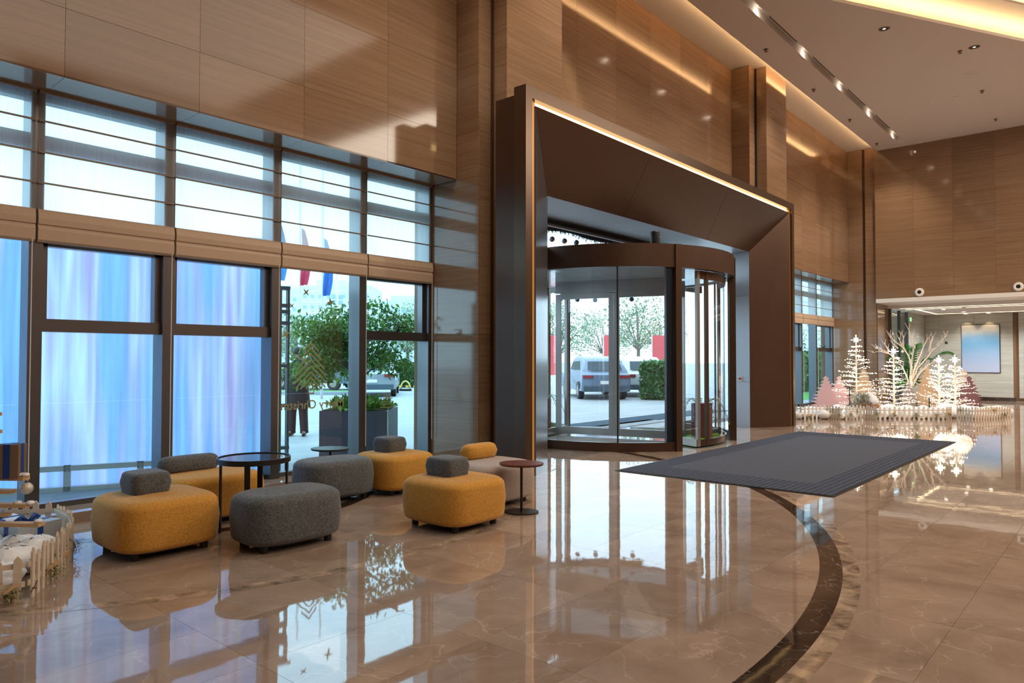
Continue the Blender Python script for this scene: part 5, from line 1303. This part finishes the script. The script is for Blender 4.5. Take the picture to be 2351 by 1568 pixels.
# ---- left corner: plank tree inside a picket fence
FP = [(0.62, 5.42), (1.40, 5.22), (1.66, 5.62), (1.90, 6.04), (2.02, 6.50), (2.04, 6.92), (1.70, 7.20), (0.7, 7.22)]
flab = ['white-washed picket fence panel in front of the plank tree', 'leaning picket fence panel with twigs, next to the front panel', 'picket fence panel beside the mustard ottoman', 'picket fence panel between the gift box and the ottoman', 'short picket fence panel by the window ledge corner', 'picket fence panel turning back to the window ledge', 'picket fence panel along the window ledge behind the gifts']
for k in range(7):
    a, b_ = np.array(FP[k]), np.array(FP[k+1]); n = max(3, int(np.linalg.norm(b_-a)/0.088))
    d = (b_-a)/np.linalg.norm(b_-a)*0.015
    fence(flab[k], a+d, b_-d, n, 0.30, 0.046, M_wash, None, 40+k, 0.012)
rg = np.random.default_rng(77); pts = []
from math import atan2
def inside(x, y):
    c = False; j = len(FP)-1
    for i in range(len(FP)):
        xi, yi = FP[i]; xj, yj = FP[j]
        if (yi > y) != (yj > y) and x < (xj-xi)*(y-yi)/(yj-yi)+xi: c = not c
        j = i
    return c
while len(pts) < 210:
    x, y = rg.uniform(0.6, 2.0), rg.uniform(5.3, 7.15)
    if inside(x+0.12*np.sign(x-1.2), y+0.12*np.sign(y-6.2)): r = rg.uniform(0.05, 0.13); pts.append((x, y, r*0.72+rg.random()*0.05, r))
cotton('heap of white cotton snow inside the near picket fence', pts)
PT = (1.2, 6.5)
pt = thing('plank_tree', 'rustic Christmas tree of stacked wooden planks by the lounge window', 'plank tree', (PT[0], PT[1], 0))
MB().box(-0.03, -0.03, 0, 0.03, 0.03, 1.7).build('trunk', M_pine, pt)
for k, (px_, py_, dy) in enumerate([(152, 1272, 0.0), (96, 1204, -0.25), (19, 1181, 0.22), (66, 1160, 0.14), (31, 1128, 0.3), (61, 1098, 0.1)]):
    e_ = ondepth(px_, py_, (PT[0], PT[1], 0)); d = e_[:2]-np.array(PT); z = float(e_[2]); Ln = np.linalg.norm(d); n_ = np.array((-d[1], d[0]))/Ln
    e2 = np.array((*(d), z)); e1 = np.array((*(-d*0.8), z+0.01))
    MB().bar(e1, e2, 0.075, 0.026).build('plank', M_pine, pt)
for k, z in enumerate((0.75, 0.86, 0.97, 1.08, 1.2, 1.32, 1.44, 1.56)):
    a = 0.5+k*0.9; l_ = 0.5-0.05*k; MB().bar((-l_*math.cos(a), -l_*math.sin(a), z), (l_*math.cos(a), l_*math.sin(a), z), 0.075, 0.026).build('plank', M_pine, pt)
sn = MB()
for px_, py_ in ((40, 1160), (58, 1096), (50, 1096), (88, 1202), (70, 1160)):
    p_ = ondepth(px_, py_-3, (*PT, 0)); sn.ball((p_[0]-PT[0], p_[1]-PT[1], p_[2]+0.01), 0.03, 8, 5, 0.5)
tag(sn.build('snow_dusting', M_cot, pt, smooth=True), kind='stuff')
M_navy = mat('navy_ribbon', C(20, 58, 128), 0.45); M_silverp = mat('silver_wrap', C(176, 178, 182), 0.45, 0.35, bump=(120, 0.25), vary=(60, 0.1)); M_kraft = mat('kraft_wrap', C(120, 96, 76), 0.7); M_whitew = mat('white_wrap', C(214, 218, 226), 0.5)
def gift(lab, loc, rz, sx, sy, sz, wrap, rib, bow=True):
    t = thing('gift_box', lab, 'gift', loc, rz=rz)
    MB().box(-sx/2, -sy/2, 0, sx/2, sy/2, sz).build('box', wrap, t)
    w = 0.022
    MB().box(-w, -sy/2-0.002, 0.001, w, sy/2+0.002, sz+0.003).build('ribbon', rib, t); MB().box(-sx/2-0.002, -w, 0.001, sx/2+0.002, w, sz+0.0025).build('ribbon', rib, t)
    if bow:
        q = MB()
        for s in (-1, 1):
            q.tube([(0, 0, sz), (0.05*s, 0.01, sz+0.045), (0.085*s, 0.015, sz+0.025), (0.05*s, 0.005, sz+0.008), (0, 0, sz+0.006)], [0.012, 0.02, 0.02, 0.016, 0.01], 6)
        q.build('bow', rib, t, smooth=True)
gift('silver gift box with navy ribbon in the cotton snow', (1.72, 6.42, 0.12), 0.35, 0.34, 0.26, 0.13, M_silverp, M_navy)
gift('white gift box with navy bow behind the silver one', (1.62, 6.88, 0.12), 0.1, 0.34, 0.24, 0.10, M_whitew, M_navy)
p_ = ondepth(24, 1098, (*PT, 0)); gift('brown gift box with dark ribbon on a plank of the plank tree', (float(p_[0]), float(p_[1]), float(p_[2])+0.006), YAW-math.pi/2+0.2, 0.15, 0.13, 0.24, M_kraft, M_navy, False)
p_ = ondepth(61, 1121, (*PT, 0))
t = thing('bauble', 'silver ribbed bauble hanging from a plank end', 'bauble', tuple(map(float, p_)))
MB().ball((0, 0, 0), 0.043, 18, 12).build('ball', mat('pearl_glitter', C(206, 200, 190), 0.35, 0.3, bump=(90, 0.5)), t, smooth=True); MB().cyl((0, 0, 0.04), (0, 0, 0.055), 0.012, n=10).build('cap', M_chrome, t); MB().cyl((0, 0, 0.05), (0, 0, 0.08), 0.0015, n=4).build('thread', M_white, t)
for k, (px_, py_, zz, lab) in enumerate([(22, 1365, 0.06, 'pine sprig with wood block at the front fence panel foot'), (93, 1285, 0.13, 'pine sprig with wood block on the leaning fence panel'), (119, 1310, 0.08, 'pine sprig with wood block low on the leaning fence panel'), (165, 1252, 0.10, 'pine sprig on the fence panel beside the mustard ottoman')]):
    g_ = gp(px_, py_, zz); sprig(lab, (g_[0], g_[1]-0.03, zz), 0.085, 60+k, k < 3)
tw = MB()
for k in range(2):
    pth = [(1.42+0.045*i+0.012*math.sin(2.1*i+k), 5.23+0.075*i, 0.04+0.014*i+0.03*math.sin(1.7*i+2*k)) for i in range(11)]
    tw.tube(pth, 0.003, 5)
tag(tw.build('twig_garland', M_twig), 'thin dark twig woven along the leaning fence panel', 'twig')

# ---- far corner: lit trees, cut-out trees, branch tree behind a zigzag fence
zig = [(1826, 961.5), (1843, 963.5), (1897, 962), (1930, 965), None, (1939, 963), (1988, 963.5), (2015, 966.5), (2171, 966.5), (2185, 963.5), None, (2196, 965), (2236, 969), (2322, 966)]
counts = [2, 6, 5, 0, 0, 6, 5, 14, 4, 0, 0, 6, 14]
fl_lab = {0: 'far picket fence panel touching the portal edge', 1: 'far picket fence panel in front of the pink cutout trees', 2: 'far picket fence panel beside the white fur tuft', 5: 'far picket fence panel in front of the crate', 6: 'far picket fence panel turned between crate and branch tree', 7: 'long far picket fence panel under the branch tree', 8: 'short turned far picket fence panel at the gap', 11: 'far picket fence panel below the twin lit trees', 12: 'far picket fence panel in front of the plum cutout tree'}
fpts = []
for k in range(len(zig)-1):
    if zig[k] is None or zig[k+1] is None: continue
    a, b_ = gp(*zig[k]), gp(*zig[k+1]); fpts += [a, b_]
    fence(fl_lab[k], a, b_, counts[k], 0.36, 0.05, M_lit_picket if k in (1, 5, 7, 11) else M_wash, None, 70+k, 0.004)  # panels lit from the windows take the paler copy, turned ones the browner
rg = np.random.default_rng(5); pts = []
for _ in range(230):
    f = rg.random(); px_ = 1832+480*f; d = rg.uniform(0.35, 2.2); g0 = np.array(gp(px_, 965)); u_ = g0/np.linalg.norm(g0); p = g0+u_*d; r = rg.uniform(0.08, 0.2)
    pts.append((p[0], p[1], r*0.5+0.06*rg.random(), r))
cotton('bank of white cotton snow behind the far picket fence', pts)
g_ = np.array(gp(1934, 964)); 
cotton('white fur tuft in the gap of the far fence', [(g_[0]+0.12+0.05*math.cos(k), g_[1]+0.1+0.05*math.sin(k), 0.08+0.05*k, 0.12-0.012*k) for k in range(6)], 'fur_tuft')
M_bulb = emis('warm_bulb', (1.0, 0.88, 0.68, 1), 7.0); M_bulb.cycles.emission_sampling = 'NONE'
M_wtrunk = mat('white_twig', C(226, 214, 200), 0.6)
def at_px(px_, ytop, base):
    "height of something whose top shows at ytop above ground point base"
    w = topx((base[0], base[1], 0))[2]
    return HCAM+(CY+FPX*math.tan(PIT)-ytop)/FPX*w
def lit_tree(lab, px_, ytop, ybase, rad, up, seed, tiers):
    c = gp(px_, ybase); H = at_px(px_, ytop, c)
    t = thing('lit_tree', lab, 'lit tree', (c[0], c[1], 0), rz=YAW-math.pi/2, group='lit twig trees in the far display')
    rg = np.random.default_rng(seed)
    MB().tube([(0, 0, 0), (0, 0, H-0.25)], [0.028, 0.016], 8).build('trunk', M_wtrunk, t)
    MB().lathe([(0.0, 0), (0.16, 0), (0.16, 0.015), (0.03, 0.02), (0, 0.02)], 12).build('base', M_wtrunk, t)
    br = MB(); bu = MB(); Hb = H-0.34
    def bulb(p): 
        r = 0.008+0.004*rg.random(); x, y, z = p
        bu.add([(x+r, y, z), (x-r, y, z), (x, y+r, z), (x, y-r, z), (x, y, z+r), (x, y, z-r)], [(0, 2, 4), (2, 1, 4), (1, 3, 4), (3, 0, 4), (2, 0, 5), (1, 2, 5), (3, 1, 5), (0, 3, 5)])
    for k in range(tiers):
        f = k/(tiers-1); z = 0.14+(Hb-0.14)*f; R_ = rad*(1-f)**0.9+0.16
        nb = int(8-3*f)
        for j in range(nb):
            a = rg.random()*6.283; R2 = R_*(0.75+0.35*rg.random()); tip = np.array((R2*math.cos(a), R2*math.sin(a), z+R2*up+0.03*rg.normal())); st = np.array((0, 0, z-0.02)); mid = (st+tip)/2+np.array((0, 0, 0.03))
            br.tube([st, mid, tip], [0.007, 0.005, 0.003], 4)
            for q in (0.4, 0.6, 0.8, 1.0):
                p = st+(tip-st)*q+np.array((0, 0, 0.03*(1-abs(2*q-1)))); bulb(p+rg.normal(size=3)*0.012)
                if rg.random() < 0.4:
                    sd = np.array((-math.sin(a), math.cos(a), 0))*0.08*rg.choice([-1, 1])*(0.6+rg.random()*0.6); e_ = p+sd+(tip-st)*0.05; br.tube([p, e_], 0.003, 4); bulb(e_)
    br.build('twigs', M_wtrunk, t); tag(bu.build('bulbs', M_bulb, t), kind='stuff')
    sb = MB(); o = np.array((0, 0, H-0.13))
    fr2 = MB()
    for k in range(8):
        a = k*math.pi/4; R_ = 0.13 if k % 2 == 0 else 0.075
        e_ = o+np.array((R_*math.cos(a), 0, R_*math.sin(a))); fr2.tube([o, e_], 0.006, 4)
        for q in np.linspace(0.25, 1, 5):
            for s in (-0.012, 0.012): 
                x, y, z = o+(e_-o)*q+np.array((0, s, 0)); r = 0.011
                sb.add([(x+r, y, z), (x-r, y, z), (x, y+r, z), (x, y-r, z), (x, y, z+r), (x, y, z-r)], [(0, 2, 4), (2, 1, 4), (1, 3, 4), (3, 0, 4), (2, 0, 5), (1, 2, 5), (3, 1, 5), (0, 3, 5)])
    so = fr2.build('star', M_wtrunk, t); tag(sb.build('star_bulbs', M_bulb, so), kind='stuff')
    pl = bpy.data.lights.new('tree_glow', 'POINT'); pl.energy = 5 if px_ < 2100 else 2.2; pl.color = (1.0, 0.80, 0.55); pl.shadow_soft_size = 0.25
    po_ = bpy.data.objects.new('tree_glow', pl); po_.parent = t; po_.location = (0, -0.25, H*0.45); COL.objects.link(po_)
lit_tree('tallest lit white twig tree with a star, behind the crate', 1967, 769, 947, 0.62, 0.06, 1, 15)
lit_tree('lit white twig tree with a star, between the tall one and the branch tree', 2053, 795, 947, 0.55, 0.08, 2, 13)
lit_tree('bushy lit twig tree with a star and upswept twigs, beside the tan cutout', 2157, 815, 950, 0.45, 0.32, 3, 12)
lit_tree('lit twig tree with a star next to the plum cutout tree', 2194, 814, 953, 0.42, 0.12, 4, 12)
def cutout(lab, px_, ytop, ybase, halfpx, m, seed):
    c = gp(px_, ybase); w_ = topx((c[0], c[1], 0))[2]; H = at_px(px_, ytop, c); hw = halfpx/FPX*w_
    t = thing('cutout_tree', lab, 'cutout tree', (c[0], c[1], 0), rz=YAW-math.pi/2)
    rg = np.random.default_rng(seed); n = 11; Rp = [(0.0, H)]
    for k in range(1, n+1):
        f = k/n; wv = hw*f**0.85
        Rp.append((wv*(1.0+0.12*rg.normal()*0.5), H*(1-f)+0.03)); Rp.append((wv*0.62, H*(1-f)+0.015 if k == n else H*(1-f)-0.01+0.03*rg.random()*0))
        Rp[-2] = (Rp[-2][0], Rp[-2][1]+0.02*rg.random())
        if k < n: Rp.append((wv*0.80, H*(1-f)-0.035))
    Rp = [(x, max(z, 0.0)) for x, z in Rp]; Rp[-1] = (hw*0.9, 0.0)
    Lp = [(-x*(0.92+0.16*rg.random()), z) for x, z in Rp[1:]][::-1]
    P = Rp+Lp; m_ = len(P)
    q = MB().add([(x, -0.02, z) for x, z in P]+[(x, 0.02, z) for x, z in P], [tuple(range(m_-1, -1, -1)), tuple(range(m_, 2*m_))]+[(i, (i+1) % m_, m_+(i+1) % m_, m_+i) for i in range(m_)])
    me_o = q.build('silhouette', m, t)
    bm = bmesh.new(); bm.from_mesh(me_o.data); bmesh.ops.triangulate(bm, faces=bm.faces, ngon_method='EAR_CLIP'); bm.to_mesh(me_o.data); bm.free()
    MB().box(-0.12, 0.02, 0, -0.09, 0.3, 0.03).box(0.09, 0.02, 0, 0.12, 0.3, 0.03).build('foot', M_wash, t)
M_pink = mat('pink_felt', C(206, 168, 172), 0.9); M_plum = mat('plum_felt', C(120, 84, 92), 0.9); M_gre = mat('grey_felt', C(132, 124, 122), 0.9); M_tanf = mat('tan_felt', C(206, 178, 150), 0.9)
cutout('pale pink felt cutout tree by the far bay window', 1897, 863, 948, 47, M_pink, 1)
cutout('pale pink felt cutout tree between the other pink one and the lit tree', 1927, 863, 944, 42, M_pink, 2)
cutout('tan felt cutout tree behind the tallest lit tree', 1984, 846, 938, 45, M_tanf, 3)
cutout('grey felt cutout tree in front of the branch tree trunk', 2087, 876, 946, 38, M_gre, 4)
cutout('tall tan felt cutout tree beside the bushy lit tree', 2129, 840, 941, 46, M_tanf, 5)
cutout('plum felt cutout tree at the end of the display', 2226, 863, 949, 44, M_plum, 6)
# branch tree
bc = gp(2088, 945)
bt = thing('branch_tree', 'bare white branch tree hung with silver baubles', 'branch tree', (bc[0], bc[1], 0))
def bp(px_, py_, dy=0.0):
    p = ondepth(px_, py_, (*bc, 0)); u_ = np.array((math.cos(YAW), math.sin(YAW), 0)); return p-np.array((*bc, 0))+u_*dy
b = MB(); b.tube([bp(2090, 945), bp(2088, 915), bp(2092, 885), bp(2091, 862)], [0.07, 0.055, 0.045, 0.04], 8); b.build('trunk', M_wtrunk, bt, smooth=True)
limbs = [[(2091, 885), (2096, 850), (2106, 820), (2116, 790), (2122, 776)], [(2091, 870), (2092, 835), (2084, 815), (2069, 795), (2062, 775)], [(2091, 865), (2093, 840), (2101, 800), (2099, 770)], [(2092, 880), (2104, 845), (2124, 822), (2133, 806), (2150, 792)], [(2133, 806), (2138, 785), (2142, 772)],
         [(2090, 890), (2082, 860), (2075, 840), (2060, 830)], [(2092, 895), (2106, 860), (2126, 838), (2145, 828)], [(2084, 815), (2072, 790), (2076, 772), (2070, 766)], [(2101, 800), (2096, 775), (2092, 752)], [(2150, 792), (2165, 778), (2168, 768)], [(2062, 800), (2052, 790), (2044, 768)], [(2090, 900), (2098, 870), (2112, 852), (2126, 838)],
         [(2070, 830), (2040, 812), (2018, 800), (2006, 797)], [(2040, 812), (2022, 806), (2004, 810)], [(2040, 812), (2034, 798), (2024, 788)], [(2069, 795), (2050, 780), (2045, 770)]]
lm = MB()
for k, lb in enumerate(limbs):
    dy = ((k*37) % 11-5)*0.05
    P = [bp(x, y, dy*(i/len(lb))) for i, (x, y) in enumerate(lb)]; r0 = 0.03 if k < 7 else 0.016
    lm.tube(P, [r0*(1-0.8*i/(len(P)-1)) for i in range(len(P))], 6)
    for i in range(1, len(P)):
        for s in (-1, 1): d = P[i]-P[i-1]; lm.tube([P[i]-d*0.3, P[i]+d*0.2+np.array((0.06*s, -0.05*s, 0.09))], [0.008, 0.003], 4)
lm.build('limbs', M_wtrunk, bt, smooth=True)
M_sbau = mat('silver_bauble', C(212, 206, 206), 0.15, 0.7); M_dbau = mat('dark_bauble', C(70, 66, 78), 0.2, 0.6)
for k, (x, y) in enumerate([(2048, 767), (2105, 773), (2010, 798), (2070, 807), (2170, 787), (2111, 817), (2090, 812), (2136, 801), (2159, 804), (2087, 831), (2098, 839), (2108, 834), (2125, 838), (2167, 774), (2038, 803)]):
    p = bp(x, y, -0.05); r = 0.042 if k in (2, 3, 4) else 0.03
    bb = MB().ball((0, 0, 0), r, 12, 8).build('bauble', M_dbau if k == 4 else M_sbau, bt, smooth=True, loc=tuple(p)); MB().cyl((0, 0, r), (0, 0, r+0.04), 0.003, n=4).build('thread', M_wtrunk, bb)
# palm
pc2 = np.array(gp(2092, 939.5))
pm = thing('potted_palm', 'green potted palm behind the white branch tree', 'palm', (pc2[0], pc2[1], 0))
MB().lathe([(0.0, 0), (0.2, 0), (0.26, 0.4), (0.28, 0.42), (0.24, 0.42), (0.0, 0.38)], 20).build('pot', mat('dark_pot', C(60, 52, 48), 0.5), pm, smooth=True, angle=40)
M_palm = leafmat('palm_leaf', C(28, 92, 40), C(70, 140, 62))
for k, (tx_, ty_, mx_, my_) in enumerate([(2176, 814, 2140, 793), (2122, 787, 2105, 800), (2094, 798, 2090, 830), (2070, 793, 2078, 820), (2052, 822, 2068, 812), (2062, 850, 2072, 835), (2128, 822, 2110, 820), (2050, 880, 2062, 862), (2118, 878, 2108, 862), (2082, 842, 2084, 860)]):
    q = lambda x, y, dy: ondepth(x, y, (*pc2, 0))-np.array((*pc2, 0))+np.array((math.cos(YAW), math.sin(YAW), 0))*dy
    dy = ((k*5) % 7-3)*0.12
    A, B, Cc = np.array((0, 0, 0.5)), q(mx_, my_, dy*0.6), q(tx_, ty_, dy)
    f = MB(); P = [(1-s)**2*A+2*s*(1-s)*(B+(0, 0, 0.15))+s*s*Cc for s in np.linspace(0, 1, 22)]
    f.tube(P, 0.008, 4)
    for i in range(5, 22):
        d = P[min(i+1, 21)]-P[i-1]; d = d/np.linalg.norm(d); sd = np.cross(d, (0, 0, 1)); sd = sd/np.linalg.norm(sd); ln = 0.34*math.sin(math.pi*(i-3)/20)+0.06
        for s in (-1, 1):
            e_ = P[i]+(d*0.55+sd*s*0.6+np.array((0, 0, -0.35)))*ln; w = d*0.026
            f.add([P[i]-w, P[i]+w, e_], [(0, 1, 2)])
    f.build('frond', M_palm, pm)
# small frosted trees, crate and plush figures
def brush_tree(lab, px_, ytop, ybase, r, seed):
    c = gp(px_, ybase); H = at_px(px_, ytop, c); t = thing('brush_tree', lab, 'small tree', (c[0], c[1], 0)); rg = np.random.default_rng(seed); q = MB()
    for _ in range(420):
        f = rg.random()**0.7; a = rg.random()*6.28; p = np.array((0, 0, 0.08+(H-0.1)*(1-f))); d = np.array((math.cos(a), math.sin(a), -0.35))*r*f*(0.8+0.3*rg.random())+np.array((0, 0, 0.02)); e1 = np.array((-math.sin(a), math.cos(a), 0))*0.014
        q.add([p+d*0.2-e1, p+d*0.2+e1, p+d], [(0, 1, 2)])
    tag(q.build('bristles', leafmat('frost_bristle%d' % seed, C(84, 96, 84), C(226, 226, 222)), t), kind='stuff'); MB().cyl((0, 0, 0), (0, 0, H), 0.012, n=6).build('stem', M_twig, t)
brush_tree('small frosted brush tree beside the tallest lit tree', 1951, 887, 952, 0.16, 1)
brush_tree('small frosted brush tree in front of the tall tan cutout', 2134, 910, 957, 0.13, 2)
brush_tree('tiny frosted brush tree beside the grey cutout', 2105, 922, 955, 0.10, 3)
c = gp(1978, 956); t = thing('wooden_crate', 'small wooden crate filled with frosted greenery', 'crate', (c[0], c[1], 0.12), rz=YAW-math.pi/2+0.1)
for z in (0.02, 0.10, 0.18): MB().box(-0.22, -0.15, z, 0.22, -0.135, z+0.065).box(-0.22, 0.135, z, 0.22, 0.15, z+0.065).build('slat', M_kraft, t); MB().box(-0.22, -0.135, z, -0.205, 0.135, z+0.065).box(0.205, -0.135, z, 0.22, 0.135, z+0.065).build('slat', M_kraft, t)
q = MB(); leaves(q, (0, 0, 0.36), (0.2, 0.15, 0.16), 420, 0.07, 3, 0.2, 0.0); tag(q.build('greenery', leafmat('frost_green', C(110, 116, 96), C(230, 226, 210)), t), kind='stuff')
c = gp(2003, 956); t = thing('plush_gnome', 'plush figure with a white furry hat over a brown wicker body', 'plush', (c[0], c[1], 0.06), rz=YAW-math.pi/2)
MB().ball((0, 0, 0.17), 0.19, 16, 10, 0.9).build('body', mat('wicker_brown', C(150, 112, 84), 0.8, bump=(40, 1.0)), t, smooth=True)
MB().tube([(0.02, 0, 0.28), (-0.02, 0, 0.40), (-0.07, 0, 0.50), (-0.10, 0, 0.58)], [0.17, 0.13, 0.08, 0.03], 14).build('hat', M_cot, t, smooth=True); MB().ball((0.06, -0.12, 0.27), 0.05, 10, 6).build('nose', M_pine, t, smooth=True)
M_plush = mat('cream_plush', C(206, 186, 170), 1.0, bump=(40, 0.8)); c = np.array(gp(2211, 947)); t = thing('plush_bear', 'white plush bear sitting behind the lit tree by the plum cutout', 'plush', (float(c[0]), float(c[1]), 0.0), rz=YAW-math.pi/2)
MB().cyl((0, 0, 0), (0, 0, 0.62), 0.14, n=16).build('plinth', M_kraft, t); MB().ball((0, 0, 0.80), 0.16, 14, 9, 1.15).build('body', M_plush, t, smooth=True); MB().ball((0, -0.03, 1.05), 0.115, 14, 9).build('head', M_plush, t, smooth=True)
for s in (-1, 1): MB().ball((0.08*s, 0, 1.15), 0.04, 8, 6).build('ear', M_plush, t, smooth=True); MB().tube([(0.17*s, -0.02, 0.95), (0.22*s, -0.1, 0.82), (0.17*s, -0.18, 0.74)], [0.05, 0.05, 0.045], 8).build('arm', M_plush, t, smooth=True)
for k, (px_, py_) in enumerate([(1858, 964), (1910, 950), (1925, 960), (1953, 958), (1968, 951), (2012, 956), (2052, 958), (2103, 960), (2150, 960), (2178, 958), (2204, 950), (2222, 960), (2280, 950), (2305, 958)]):
    f = (968-py_)/FPX*19; g_ = gp(px_, 967); sprig('frosted pine sprig pinned to the far picket fence', (g_[0]-0.02, g_[1]-0.02, 0.05+max(0, f)), 0.10, 200+k, k % 3 == 0)
    COL.objects[-1]
for o in list(COL.objects):
    if o.get('label') == 'frosted pine sprig pinned to the far picket fence': o['group'] = 'sprigs along the far picket fence'
